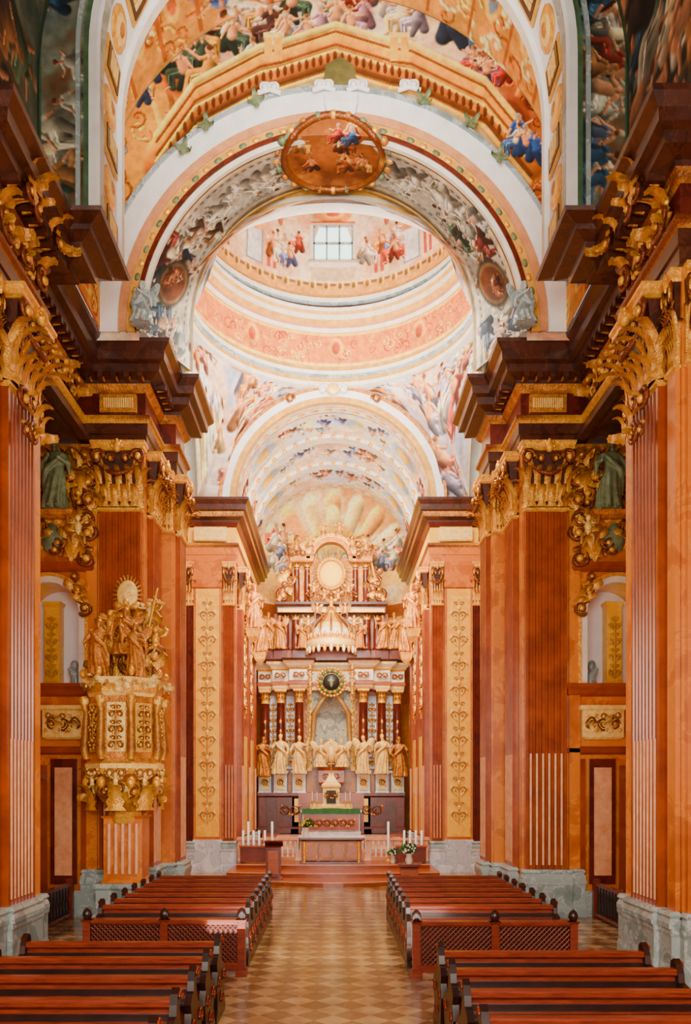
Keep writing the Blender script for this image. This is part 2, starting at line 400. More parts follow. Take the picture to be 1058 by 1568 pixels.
        for q in (-1,1):
            a=rg.uniform(-1.2,.9); ex,ez=sx_+q*u*1.15,sz_-.7*u+a*.5*u
            s.cap(sx_+q*.6*u,sz_-.25*u,ex,ez,.36*u,.28*u,top); s.cap(ex,ez,ex+(q*.8+fx*.3)*u,ez+a*u,.24*u,.16*u,skin)
        s.cap(kx+fx*.1*u,z-2.4*u,kx+fx*.6*u,z-2.7*u,.2*u,.14*u,skin)
        hx,hz=sx_+fx*.15*u,sz_+.75*u
        s.cap(sx_,sz_-.1*u,hx,hz,.24*u,.24*u,skin); s.ell(hx,hz,.45*u,.54*u,skin); s.ell(hx-fx*.15*u,hz+.22*u,.44*u,.4*u,np.array(rg.choice([(.36,.24,.16),(.55,.4,.25),(.7,.66,.6)])))
    def figs(s,n,box,hr,pal,seed=0,skin=(.87,.66,.5),cl=None):
        rg=random.Random(seed)
        P=[(rg.uniform(box[0],box[1]),rg.uniform(box[2],box[3])) for _ in range(n)]
        P.sort(key=lambda p:-p[1])
        for p in P: s.fig(p[0],p[1],rg.uniform(*hr),rg.choice(pal),skin,rg,cl)
PAL=[(.68,.30,.22),(.36,.44,.62),(.86,.56,.28),(.92,.87,.78),(.32,.27,.26),(.36,.47,.36),(.72,.58,.62),(.8,.46,.34)]
PALD=[(.32,.36,.42),(.24,.33,.40),(.46,.24,.2),(.54,.42,.3),(.27,.24,.22),(.62,.62,.58),(.34,.42,.35)]
PALP=[(.86,.66,.55),(.64,.70,.80),(.92,.79,.56),(.95,.91,.87),(.76,.52,.45),(.70,.66,.72)]
def surf(name,cv,fn,keep=None,flip=False,parent=None):
    X,Z=np.meshgrid(cv.xs,cv.zs); co=np.stack(fn(X,Z),-1).reshape(-1,3).astype(np.float32)
    H,W=cv.H,cv.W; idx=np.arange(H*W).reshape(H,W)
    q=np.stack([idx[:-1,:-1],idx[:-1,1:],idx[1:,1:],idx[1:,:-1]],-1)
    if keep is not None:
        k=keep((X[:-1,:-1]+X[1:,1:])/2,(Z[:-1,:-1]+Z[1:,1:])/2); q=q[k]
    q=q.reshape(-1,4)
    if flip: q=q[:,::-1]
    me=D2.meshes.new(name); me.vertices.add(H*W); me.vertices.foreach_set('co',co.ravel())
    me.loops.add(q.size); me.loops.foreach_set('vertex_index',q.ravel().astype(np.int32))
    me.polygons.add(len(q)); me.polygons.foreach_set('loop_start',(np.arange(len(q))*4).astype(np.int32))
    me.update(calc_edges=True); me.validate()
    me.polygons.foreach_set('use_smooth',np.ones(len(me.polygons),bool))
    a=np.clip(cv.a,0,1); g=a.mean(-1,keepdims=True); a=np.clip(g+(a-g)*cv.sat,0,1)**cv.con*cv.gain
    a=a*np.array((1.0,.985,.94))
    ca=me.color_attributes.new('paint','FLOAT_COLOR','POINT')
    c=np.ones((H*W,4),np.float32); c[:,:3]=s2l(np.clip(a,0,1)).reshape(-1,3); ca.data.foreach_set('color',c.ravel())
    me.materials.append(FRESCO); o=D2.objects.new(name,me); scene.collection.objects.link(o)
    if parent: o.parent=parent
    return o

# ================================================================ SHELL
ZE=10.9; ZC=13.06
mb=MB(); mb.add([(-9,-3,0),(9,-3,0),(9,40,0),(-9,40,0)],[(0,1,2,3)],FLOOR); mb.ob('floor')
PR=[(-.02,10.9),(.08,10.9),(.08,11.16),(.12,11.18),(.12,11.42),(.2,11.5),(.2,11.58),(.05,11.6),(.05,12.14),(.12,12.2),(.2,12.3),(.22,12.38),(.5,12.45),(.52,12.62),(.66,12.66),(.68,12.84),(.82,12.98),(.84,13.06),(-.6,13.08)]
MSm=[CORN,CORN,CORN,CORN,GOLD,GOLD,CORN,DRED,GOLDD,GOLDD,CORN,CORN,CORN,CORN,CORN,CORN,CORN,CORN]
MSc=[SHAFT,ORANGE,ORANGE,ORANGE,GOLDD,GOLD,CORN,YEL,DRED,DRED,CORN,CORN,GOLDD,CORN,CORN,CORN,CORN,CORN]
mb=MB()
pa=[(5.9,-3),(5.9,12.4),(5.3,12.4),(5.3,14.6),(7.9,14.6),(7.9,19.0)]
mb.sweep(pa,[(0,0),(0,ZE)],ORANGE)
mb.sweep([(5.55,19.0),(4.4,19.0),(4.4,20.6),(4.0,20.6),(4.0,21.7),(5.4,21.7),(5.4,28.8),(3.45,28.8),(3.45,38.5)],[(0,0),(0,ZE)],ORANGE)
mb.box(5.6,8,14.6,19.3,10.95,11.1,CORN)
cx,r,zs,zb=6.6,.72,7.05,5.4
arc=[(cx+r*math.cos(PI-PI*i/16),zs+r*math.sin(PI-PI*i/16)) for i in range(17)]
y=19.0
mb.box(5.5,cx-r,y,y+.5,0,ZE,ORANGE); mb.box(cx+r,7.95,y,y+.5,0,ZE,ORANGE); mb.box(cx-r,cx+r,y,y+.5,0,zb,ORANGE)
for i in range(16):
    a,b2=arc[i],arc[i+1]
    mb.add([(a[0],y,a[1]),(b2[0],y,b2[1]),(b2[0],y,ZE),(a[0],y,ZE)],[(0,1,2,3)],ORANGE)
pts=[(cx-r,zb)]+arc+[(cx+r,zb)]
mb.grid([[(a,y,c) for a,c in pts],[(a,y+.95,c) for a,c in pts]],YEL,False)
mb.box(cx-r-.1,cx+r+.1,y+.96,y+1.0,zb-.1,zs+r+.1,PLASTW)
both(mb,'wall_right','wall_left')
mb=MB()
def archring(mb,y,cx,zc,r0,r1,th,m,leg=0,n=48,a0=0,a1=PI):
    A=[PI-(a0+(a1-a0)*i/n) for i in range(n+1)]
    def P(r,yy):
        p=[(cx+r*math.cos(a),yy,zc+r*math.sin(a)) for a in A]
        if leg: p=[(cx-r,yy,zc-leg)]+p+[(cx+r,yy,zc-leg)]
        return p
    mb.grid([P(r0,y),P(r0,y-th),P(r1,y-th),P(r1,y)],m,False)
archring(mb,19.0,cx,zs,.7,.84,.07,CREAM,leg=zs-zb)
archring(mb,19.0,cx,zs,.84,.92,.1,GOLD,leg=zs-zb)
# angled gilt reveal inside the niche, bust at its foot
mb.rect(cx-.02,cx+.34,19.62,19.95,[(0,zb),(.04,zb+.1),(0,zb+.15),(0,7.35),(.05,7.45)],YEL)
candel(mb,T(cx+.16,19.6,zb+.2),.3,1.5,OCHRE,4,.025)
mb.tube([(cx-.42,19.6,zb),(cx-.44,19.55,zb+.25),(cx-.3,19.5,zb+.45)],[.16,.14,.06],GREYM,8); mb.ell((cx-.42,19.5,zb+.5),(.1,.1,.13),GREYM,8,6)
for i in range(9):
    z=zb+.15+.19*i
    for sx in (-1,1):
        for q in (.25,.6): mb.ell((cx+sx*.7,19.0+q,z),(.03,.12,.07),GOLDD,6,4)
mb.rect(5.5,7.9,18.95,19.0,[(0,5.1),(.06,5.15),(.06,5.25),(.12,5.32),(.12,5.4)],SHAFT)
mb.rect(5.5,7.9,18.97,19.0,[(0,3.75),(.05,3.8),(.05,3.9),(0,3.94)],SHAFT)
mb.rect(5.8,6.65,18.85,19.0,[(0,4.1),(.05,4.15),(.05,4.75),(.1,4.8),(.1,4.88)],GOLDP)
rinceau(mb,T(6.22,18.8,4.45),.8,.5,GOLD,3,.03); acanth(mb,T(6.22,18.82,4.45),.7,.4,GOLDP,90,8,.6)
mb.box(5.95,6.55,18.92,19.0,.75,3.65,DRED); mb.box(6.05,6.45,18.9,19.0,.95,3.45,CABLE)
mb.box(5.62,5.85,18.93,19.0,.75,3.65,SHAFT); mb.box(6.65,6.8,18.93,19.0,.4,3.5,SHAFT)
mb.rect(6.85,7.55,18.9,19.0,[(0,0),(.06,.1),(.06,3.1),(.12,3.2),(.12,3.3)],SHAFT); mb.box(6.92,7.5,18.82,18.93,.1,3.05,DARK)
mb.ell((7.2,18.95,4.35),(.42,.08,.5),GREYM,20,8); mb.ell((7.2,18.9,4.35),(.32,.09,.4),YEL,20,8)
mb.rect(5.5,7.9,18.9,19.0,[(.04,0),(.04,.5),(0,.6)],GREYM)
mb.rect(5.6,7.8,18.93,19.0,[(0,8.0),(.06,8.05),(.06,8.12),(.1,8.2)],SHAFT)
acanth(mb,T(6.55,18.88,8.7),1.9,1.0,GOLD,1,34,1.15)
acanth(mb,T(5.8,18.88,7.4),.35,1.0,GOLD,2,10,.9)
acanth(mb,T(6.6,18.88,10.1),2.1,1.0,GOLD,3,34,1.2)
acanth(mb,T(5.75,18.85,9.4),.4,1.4,GOLD,4,14,1.1)
for i in range(7): leaf(mb,T(5.65+.33*i,18.9,10.0),.34,.8,GOLD if i%2 else GOLDD); spiral(mb,T(5.7+.33*i,18.78,10.65),.15,1.4,.04,GOLD,flip=1)
for k,(x,z) in enumerate([(5.85,8.7),(7.3,8.65)]): putto(mb,T(x,18.72,z),.6,GOLDP,seed=k)
mb.ell((6.5,18.85,8.75),(.26,.1,.36),GREEND,14,8); mb.rect(5.95,7.2,18.55,18.98,[(-.1,9.15),(0,9.2),(.05,9.3)],GOLDD)
mb.rect(5.5,7.9,18.9,19.0,[(0,10.6),(.1,10.7),(.1,10.9)],GOLDD)
both(mb,'trim_side_bay_ornament_right','trim_side_bay_ornament_left')
# entablature
mb=MB()
mb.sweep([(5.9,-3),(5.9,12.4),(5.3,12.4),(5.3,14.6),(5.9,14.6),(5.9,19.0),(4.4,19.0),(4.4,20.6),(4.0,20.6),(4.0,21.7),(5.4,21.7),(5.4,24)],PR,ms=MSm,sc=.88)
PRc=[(o*.62 if o>0 else o,z) for o,z in PR]
mb.sweep([(5.4,22.2),(5.4,28.8),(3.45,28.8),(3.45,38.5)],PRc,ms=MSc)
mb.rect(4.6,5.9,14.75,15.65,[(-.4,12.45),(-.2,12.5),(-.2,12.6),(.05,12.68),(.08,12.8),(.3,12.88),(.32,12.96),(.55,13.04),(.58,13.1)],CORN)
rinceau(mb,T(5.8,17.2,11.88)@RZ(-PI/2),2.6,.5,GOLD,6,.045)
acanth(mb,T(5.8,16.6,11.9)@RZ(-PI/2),3.6,.4,GOLD,5,16,.9)
for yy in (16.3,17.8): putto(mb,T(5.72,yy,11.7)@RZ(-PI/2),.5,GOLD,seed=int(yy))
mb.box(4.55,5.4,18.86,18.96,11.66,12.08,GOLDD); 
for i in range(14): mb.box(4.62+.05*i,4.65+.05*i,18.83,18.87,11.76,11.98,GOLDP)
rinceau(mb,T(5.2,13.5,11.88)@RZ(-PI/2),1.8,.5,GOLD,4,.05)
acanth(mb,T(5.2,13.5,11.9)@RZ(-PI/2),1.9,.45,GOLD,6,18,1.1)
acanth(mb,T(4.8,13.4,12.5)@RZ(-PI/2),2.0,.3,GOLD,7,12,.9)
mb.rect(3.75,4.85,28.6,28.7,[(0,11.62),(.03,11.66),(.03,12.08),(0,12.12)],GOLDP)
def modil(x,y,a,m=CORN): mb.inst(MOD,T(x,y,12.44)@RZ(a))
MOD=MB(); MOD.box(-.06,.06,-.26,.02,-.12,0,CORN); MOD.tube([(-.05,-.05,-.12),(-.05,-.2,-.1)],.03,GOLDD,5)
yy=12.6
while yy<14.5: modil(5.1,yy,-PI/2); yy+=.3
yy=14.9
while yy<18.2: modil(5.7,yy,-PI/2); yy+=.3
xx=4.4
while xx<5.8: modil(xx,18.8,0); xx+=.3
yy=19.2
while yy<20.4: modil(4.2,yy,-PI/2); yy+=.3
both(mb,'trim_entablature_right','trim_entablature_left')
# pilasters
mb=MB()
pilaster(mb,T(5.3,13.5,0)@RZ(-PI/2),1.15,.16,n=7)
acanth(mb,T(4.98,13.5,9.0)@RZ(-PI/2),1.0,.6,GOLD,8,12,.9)
both(mb,'trim_nave_pilaster_right','trim_nave_pilaster_left')
mb=MB(); pilaster(mb,T(5.3,12.6,0)@RZ(-PI/2),.3,.08,n=0,m=ORANGE); pilaster(mb,T(5.3,14.42,0)@RZ(-PI/2),.26,.08,n=0,m=ORANGE)
pilaster(mb,T(5.5,12.4,0),.3,.1,n=0,m=ORANGE)
both(mb,'trim_nave_half_pilaster_right','trim_nave_half_pilaster_left')
mb=MB(); pilaster(mb,T(4.92,19.0,0),.95,.18,n=6); pilaster(mb,T(4.4,19.8,0)@RZ(-PI/2),.9,.14,n=6)
both(mb,'trim_crossing_pilaster_right','trim_crossing_pilaster_left')
mb=MB(); pilaster(mb,T(4.22,20.6,0),.36,.16,n=0,m=ORANGE); pilaster(mb,T(4.0,21.15,0)@RZ(-PI/2),.8,.12,n=6,m=SHAFT)
pilaster(mb,T(5.6,19.0,0),.25,.08,n=0,m=ORANGE)
both(mb,'trim_crossing_half_pilaster_right','trim_crossing_half_pilaster_left')
mb=MB()
pilaster(mb,T(3.66,28.8,0),.36,.14,n=3,m=SHAFT,pm=WHITEM); pilaster(mb,T(5.15,28.8,0),.42,.14,n=3,m=DRED,pm=WHITEM,cable=False)
mb.rect(3.9,4.92,28.6,28.79,[(.0,0),(.0,.16),(0,.25),(0,.9),(.0,1.0),(.0,1.15)],WHITEM)
mb.rect(3.92,4.9,28.66,28.79,[(0,1.15),(0,10.0)],ORANGE); mb.box(4.0,4.82,28.62,28.67,1.25,9.95,YEL)
candel(mb,T(4.41,28.6,1.7),.62,7.9,GOLDP,9,.018,3)
mb.rect(3.9,4.95,28.6,28.79,[(0,10.0),(.0,10.2),(0,10.25),(0,10.4),(.0,10.5),(.0,10.9)],ORANGE)
both(mb,'trim_chancel_pier_right','trim_chancel_pier_left')
mb=MB()
for yy in (29.8,32.2,34.6):
    pilaster(mb,T(3.45,yy,0)@RZ(-PI/2),.8,.16,n=5,m=SHAFT,capm=CAP,pm=WHITEM)
for yy in (31.0,33.4):
    mb.rect(3.3,3.44,yy-.45,yy+.45,[(0,1.2),(.0,1.3),(.0,4.8),(.0,4.9)],YEL)
    mb.box(3.36,3.44,yy-.4,yy+.4,5.6,9.2,YEL); candel(mb,T(3.34,yy,5.7)@RZ(-PI/2),.6,3.3,GOLD,4,.03)
    mb.box(3.35,3.36,yy-.3,yy+.3,6.0,8.6,WARMG)
both(mb,'trim_chancel_side_right','trim_chancel_side_left')

# ================================================================ VAULTS
NV=5.15; NZ=15.4; leg=NZ-ZC; half=leg+NV*PI/2
cv=CV(-half,half,9.5,18.1,26)
cv.cloud([(.2,.25,.27),(.28,.35,.36),(.46,.49,.45),(.4,.32,.24),(.24,.31,.34)],1.6)
for sx in (-1,1):
    cv.ell(sx*(half-2.6),12.0,1.0,1.4,(.4,.45,.43)); cv.ell(sx*(half-2.6),12.0,.75,1.1,(.16,.28,.27))
    cv.figs(26,(min(sx*(half-.4),sx*(half-6)),max(sx*(half-.4),sx*(half-6)),10,15.4),(1.3,2.2),PALD,seed=5+sx,skin=(.66,.52,.42))
r_=cv.sub(-half,half,15.6,18.1); cv.a[r_[0],r_[1]]=np.array((.84,.64,.34))
cv.orn(170,(-half,half,15.8,18.0),.18,.4,[(.94,.80,.46),(.66,.42,.18),(.9,.7,.36),(.76,.48,.24),(.95,.88,.66)],5)
for k in range(20):
    x=-half+k*4*half/40; cv.rect(x,x+.1,15.7,18.0,(.7,.44,.2)); cv.ell(x+.5,16.9,.24,.55,(.92,.74,.4)); cv.ell(x+.5,16.9,.14,.38,(.5,.56,.62) if k%2 else (.74,.44,.25))
cv.figs(12,(-3.5,3.5,15.8,17.8),(1.2,1.8),PAL,seed=8)
cv.rect(-half,half,15.3,15.5,(.34,.42,.33)); cv.rect(-half,half,14.2,14.45,(.3,.37,.3))
cv.mottle(.08)
def nvf(X,Z):
    s_=np.abs(X); sg=np.sign(X); d=half-s_
    th=np.clip((d-leg)/NV,0,None)
    x=np.where(d<leg,NV,NV*np.cos(th)); z=np.where(d<leg,ZC+d,NZ+NV*np.sin(th))
    return (sg*x,Z,z)
surf('ceiling_nave_vault',cv,nvf)
mb=MB()
n=40
def crv(r,zc,z0,y):
    return [(-r,y,z0)]+[(r*math.cos(PI-PI*i/n),y,zc+r*math.sin(PI-PI*i/n)) for i in range(n+1)]+[(r,y,z0)]
mb.grid([crv(NV,NZ,ZC,-3),crv(NV,NZ,ZC,9.5)],DKGREEN,False); mb.ob('ceiling_rear_vault')
rr=4.12; rz=15.9
mb=MB()
mb.grid([crv(rr+.16,rz,ZC,14.28),crv(rr+.02,rz,ZC,14.28),crv(rr-.03,rz,ZC,14.32),crv(rr-.03,rz,ZC,14.6),crv(rr+.06,rz,ZC,14.62),crv(rr+.06,rz,ZC,15.78),crv(rr-.03,rz,ZC,15.8),crv(rr-.03,rz,ZC,16.0),crv(rr+.06,rz,ZC,16.05),crv(5.2,rz,ZC,16.1)],CREAM,False,
   ms=[STUC,STUC,GREYM,CREAM,STUC,STUC,CREAM,CREAM,OCHRE])
archring(mb,14.3,0,rz,rr+.3,rr+.38,.05,GREYM,leg=rz-ZC)
def onrib(t):
    lg=rz-ZC
    if t<lg: return (-rr-.04,ZC+t,0)
    a=(t-lg)/rr; return (-(rr+.04)*math.cos(a),rz+(rr+.04)*math.sin(a),a)
t=.35; k=0
while t<(rz-ZC)+rr*PI/2:
    x,z,a=onrib(t)
    for sx in (1,-1):
        M=T(sx*x,15.2,z)@RY(sx*a)
        K=mb.M; mb.M=M@S(sx,1,1)
        if k%2==0:
            mb.box(0,.04,-.42,.42,-.3,.3,OCHRE); mb.box(0,.06,-.34,.34,-.22,.22,CORN)
            for q in (-.15,0,.15): mb.box(0,.08,q-.07,q+.04,-.16,.16,GOLDP)
        else:
            mb.ell((.0,0,0),(.05,.4,.34),GOLD,16,6); mb.ell((.02,0,0),(.05,.28,.24),GOLDP,16,6); mb.ell((.04,0,0),(.05,.15,.13),GOLDD,10,6)
        mb.M=K
    t+=.74; k+=1
mb.ob('trim_transverse_rib')
L=rz-ZC; tot=2*L+PI*4.7
cv=CV(0,tot,0,.95,40)
cv.cloud([(.22,.28,.3),(.34,.4,.42),(.5,.52,.48),(.45,.36,.28),(.26,.34,.38)],.9)
cv.figs(60,(.3,tot-.3,.25,.7),(.7,1.15),PALD+[(.7,.68,.62),(.62,.6,.56)],seed=15,skin=(.66,.52,.42))
cv.rect(0,tot,0,.1,(.36,.45,.36)); cv.rect(0,tot,.82,.95,(.3,.4,.34)); cv.mottle(.08)
def ribf(X,Z):
    r=rr+.14+Z*1.05; d=np.minimum(X,tot-X); sg=np.where(X<tot/2,-1,1); th=np.clip((d-L)/4.7,0,PI/2)
    return (sg*r*np.cos(th),X*0+14.3,np.where(d<L,ZC+d,rz+r*np.sin(th)))
surf('wall_rib_face_fresco',cv,ribf)
TY=18.1; TS=69.4
TX=lambda u:(u-512)/TS
TZ=lambda v:3+(1205-v)/TS
cv=CV(-5.3,5.3,12.9,20.7,46)
cv.cloud([(.52,.60,.74),(.80,.82,.87),(.93,.87,.79),(.88,.70,.60),(.6,.65,.78)],1.4)
def pol(pts,col): cv.poly([(TX(a),TZ(b)) for a,b in pts],col)
def lin_(pts,w,col): cv.line([(TX(a),TZ(b)) for a,b in pts],w/TS,col)
pol([(130,420),(130,-60),(270,-60),(255,40),(300,150),(400,110),(330,200),(240,300),(200,420)],(.86,.66,.28))
pol([(900,420),(900,-60),(800,-60),(800,60),(745,130),(650,110),(720,200),(800,300),(840,420)],(.68,.42,.2))
rg=random.Random(4)
cv.orn(60,(TX(150),TX(300),TZ(340),TZ(-20)),.12,.3,[(.95,.82,.44),(.7,.46,.18),(.62,.42,.2),(.9,.6,.3),(.6,.64,.66)],21)
cv.orn(60,(TX(735),TX(880),TZ(340),TZ(-20)),.12,.3,[(.84,.6,.3),(.5,.27,.14),(.42,.22,.12),(.78,.5,.24)],22)
for (c,l) in (((.95,.82,.44),[(190,60),(230,130),(250,200),(240,300)]),((.58,.38,.17),[(215,40),(255,120),(275,190),(262,280)]),((.85,.6,.3),[(840,60),(800,130),(775,200),(790,300)]),((.42,.22,.12),[(860,40),(815,130),(795,190),(810,260)])):
    lin_(l,10,c)
for cx_,cz_,cl in ((195,75,(.75,.54,.24)),(270,110,(.68,.42,.17)),(788,175,(.45,.25,.15)),(830,80,(.55,.32,.17))):
    cv.ell(TX(cx_),TZ(cz_),.42,.6,tuple(x*1.3 for x in cl),.4); cv.ell(TX(cx_),TZ(cz_),.3,.45,cl,.4)
cv.figs(26,(TX(265),TX(450),TZ(105),TZ(-20)),(.8,1.2),[(.26,.32,.27),(.74,.56,.28),(.93,.88,.77),(.32,.22,.2),(.5,.54,.44)],seed=1)
cv.figs(16,(TX(430),TX(620),TZ(45),TZ(-50)),(.8,1.2),PAL,seed=2)
pol([(590,-40),(600,30),(650,65),(730,95),(790,60),(800,-40)],(.94,.85,.72))
for k in range(18): cv.ell(TX(rg.uniform(610,770)),TZ(rg.uniform(-10,80)),rg.uniform(.2,.5),rg.uniform(.15,.3),rg.choice([(.96,.9,.8),(.97,.94,.88),(.9,.76,.68),(.7,.76,.87)]),soft=.8)
cv.figs(5,(TX(605),TX(660),TZ(25),TZ(-10)),(.7,1.0),PALP,seed=3,cl=(.95,.87,.76))
cv.figs(2,(TX(690),TX(735),TZ(30),TZ(5)),(1.2,1.4),[(.2,.38,.4),(.3,.36,.45)],seed=4)
cv.figs(12,(TX(740),TX(790),TZ(90),TZ(-20)),(.7,1.0),PAL,seed=6)
cv.figs(8,(TX(725),TX(800),TZ(110),TZ(60)),(.6,.9),[(.72,.28,.22),(.58,.36,.3),(.36,.32,.48)],seed=7)
pol([(230,320),(300,165),(400,105),(515,72),(630,105),(745,165),(810,320),(720,240),(515,110),(300,250)],(.74,.66,.52))
for k in range(10): cv.ell(TX(330+40*k),TZ(165-abs(5-k)*-8),.25,.12,(.88,.82,.68),soft=.6)
for off,w,c in ((34,44,(.70,.44,.14)),(6,34,(.90,.65,.24)),(-16,12,(.97,.84,.48)),(-6,5,(.54,.32,.12)),(14,5,(.54,.32,.12)),(24,6,(.95,.8,.42)),(44,10,(.44,.27,.11)),(56,8,(.92,.76,.4))):
    lin_([(240,218+off),(300,135+off),(400,82+off),(430,76+off),(516,48+off),(602,74+off),(632,78+off),(745,133+off),(815,218+off)],w,c)
for k in range(48):
    u=262+k*11; v=np.interp(u,[240,300,400,516,632,745,815],[218,135,82,48,78,133,218])+32; cv.ell(TX(u),TZ(v),.05,.13,(.40,.22,.09))
pol([(500,95),(495,130),(550,130),(545,95),(522,80)],(.44,.42,.28))
for u in (412,428,606,622): cv.rect(TX(u-6),TX(u+6),TZ(88),TZ(48),(.92,.72,.3)); cv.rect(TX(u-8),TX(u+8),TZ(52),TZ(44),(.97,.86,.56))
cv.figs(4,(TX(795),TX(830),TZ(225),TZ(195)),(.8,1.0),[(.28,.4,.62),(.36,.45,.6)],seed=9)
cv.figs(3,(TX(185),TX(240),TZ(150),TZ(90)),(.7,.9),[(.36,.45,.6),(.8,.62,.34)],seed=10)
cv.figs(2,(TX(850),TX(870),TZ(70),TZ(50)),(.7,.8),[(.28,.4,.62)],seed=19)
cv.mottle(.07,.3); cv.sat=1.3; cv.con=1.15
AR=4.18; AZ=13.15
surf('wall_crossing_arch_fresco',cv,lambda X,Z:(X,X*0+TY,Z),keep=lambda X,Z:(X**2+(Z-AZ)**2>4.3**2)&((Z>NZ)|(np.abs(X)<5.3)))
mb=MB()
archring(mb,TY,0,AZ,5.22,5.3,.14,GREYM,leg=.1)
archring(mb,TY,0,AZ,4.72,5.24,.08,STUC,leg=.1)
archring(mb,TY,0,AZ,4.56,4.74,.12,PINK,leg=.1)
archring(mb,TY,0,AZ,4.36,4.57,.09,OCHRE,leg=.1)
archring(mb,TY,0,AZ,4.27,4.37,.13,DRED,leg=.1)
archring(mb,TY,0,AZ,4.16,4.28,.1,CREAM,leg=.1)
for u,v in ((415,142),(498,138),(550,138),(628,138)):
    x,z=TX(u),TZ(v)
    for sx in (-1,1): spiral(mb,T(x+sx*.1,TY-.2,z),.13,1.4,.045,STUC,flip=sx)
    mb.tube([(x-.25,TY-.2,z-.1),(x,TY-.22,z-.04),(x+.25,TY-.2,z-.1)],.05,STUC,6)
mb.rect(TX(503),TX(545),TY-.2,TY-.1,[(0,TZ(180)),(.05,TZ(165)),(.05,TZ(150))],STUC)
for k,(u,v) in enumerate(((318,196),(722,192),(285,232),(395,160),(650,158),(765,245))):
    M=T(TX(u),TY-.18,TZ(v)); 
    for q in range(4): leaf(mb,M@RY(q*1.5+k),.13,.22,GREEND)
for k in range(44):
    a=PI*(k+.5)/44; mb.ell((4.46*math.cos(a),TY-.09,AZ+4.46*math.sin(a)),(.1,.03,.06),GOLD if k%2 else GREEND,7,4,RY(-a+PI/2))
mb.ob('trim_crossing_archivolt')
SB=14.18
cv=CV(0,14,0,2.2,44,(.73,.70,.64))
cv.cloud([(.62,.60,.56),(.76,.73,.68),(.84,.80,.73)],.7)
cv.rect(0,14,0,.1,(.58,.42,.28)); cv.rect(0,14,.1,.22,(.86,.8,.66)); cv.rect(0,14,2.08,2.2,(.55,.5,.4)); cv.rect(0,14,1.92,2.0,(.86,.8,.7))
for k in range(70):
    x=.1+k*.2; cv.ell(x,.3,.07,.05,(.5,.44,.37)); cv.ell(x,1.8,.07,.05,(.56,.51,.45))
cv.orn(90,(0,14,.5,1.7),.1,.2,[(.93,.91,.86),(.5,.47,.42),(.86,.8,.68),(.46,.43,.39)],33)
cv.figs(14,(2.6,5.6,.8,1.4),(.8,1.2),[(.88,.85,.78),(.68,.65,.6),(.79,.76,.68)],seed=20,skin=(.86,.83,.77))
cv.figs(14,(8.4,11.4,.8,1.4),(.8,1.2),[(.88,.85,.78),(.68,.65,.6),(.79,.76,.68)],seed=21,skin=(.86,.83,.77))
for x in (1.7,12.3):
    cv.figs(14,(x-1.6,x+1.7,.3,1.9),(.8,1.2),PALD+[(.56,.48,.55),(.66,.67,.66)],seed=int(x*7),skin=(.76,.64,.56))
    cv.ell(x,1.0,.66,.76,(.28,.25,.22)); cv.ell(x,1.0,.56,.66,(.66,.56,.4)); cv.ell(x,1.0,.5,.6,(.46,.3,.2)); cv.figs(5,(x-.2,x+.2,.8,1.1),(.5,.6),[(.42,.26,.18),(.62,.4,.27)],seed=int(x*9),skin=(.62,.45,.34))
cv.mottle(.1,.3); cv.sat=1.1
def soff(X,Z):
    a=np.clip((X-.6)/12.8,0,1)*PI; t=Z/2.2; r=4.18+(3.41-4.18)*t; zc=AZ+(SB-AZ)*t; y=TY+t*1.7
    x=-r*np.cos(a); z=zc+r*np.sin(a)
    lo=X<.6; hi=X>13.4
    z=np.where(lo,ZC+(zc-ZC)*np.clip(X/.6,0,1),z); z=np.where(hi,ZC+(zc-ZC)*np.clip((14-X)/.6,0,1),z)
    return (x,y,z)
surf('ceiling_arch_soffit',cv,soff)
mb=MB()
archring(mb,19.86,0,SB,3.4,3.6,.05,OCHRE,leg=1.1)
mb.grid([crv(3.6,SB,ZC,19.85),crv(5.6,SB,ZC,19.86)],CREAM,False)
for sx in (-1,1): spiral(mb,T(sx*.3,19.6,17.42),.1,1.4,.035,CREAM,flip=sx)
mb.ob('trim_inner_archivolt')
cv=CV(-1.12,1.12,0,2.25,60,(.5,.28,.1))
cv.cloud([(.40,.24,.11),(.6,.39,.18),(.8,.6,.32)],.5)
cv.ell(0,1.15,.8,.5,(.68,.44,.2),soft=.6)
cv.figs(9,(-.75,.75,.8,1.5),(.45,.6),[(.6,.36,.19),(.44,.26,.14),(.82,.6,.32)],seed=22,skin=(.78,.56,.37))
cv.figs(3,(-.5,.5,1.7,1.9),(.5,.65),[(.68,.3,.24),(.34,.44,.6),(.78,.42,.34)],seed=23)
def medp(x,s):
    s=np.asarray(s,float); y=np.where(s<.45,17.86,17.86+(s-.45)); z=np.where(s<.45,17.72-s,17.27+(s-.45)*.06)
    return y,z-.07*(np.asarray(x)/1.12)**2
def medf(X,Z):
    y,z=medp(X,2.25-Z); return (X,y,z)
surf('ceiling_medallion_painting',cv,medf,keep=lambda X,Z:((X/1.1)**2+((Z-1.125)/1.1)**2<1))
mb=MB()
pp=[]
for i in range(49):
    a=2*PI*i/48; x=1.12*math.cos(a); s_=1.125+1.12*math.sin(a); y,z=medp(x,s_); pp.append((x,float(y)-.02,float(z)-.02))
mb.tube(pp,.08,GOLD,6); mb.tube([(p[0]*1.12,p[1]-.0,p[2]+.02) for p in pp],.05,GREEND,5)
for i in range(0,48,2):
    p=pp[i]; mb.ell((p[0]*1.16,p[1],p[2]),(.1,.1,.09),[GOLD,GOLDD,GREEND][(i//2)%3],6,5)
mb.ob('trim_medallion_frame')
PC=24.2; PA_=4.7; RR=4.4; RZ0=17.1
cv=CV(0,32,0,4,24)
cv.cloud([(.82,.79,.82),(.92,.88,.86),(.89,.76,.68),(.74,.75,.82),(.94,.87,.76)],1.2)
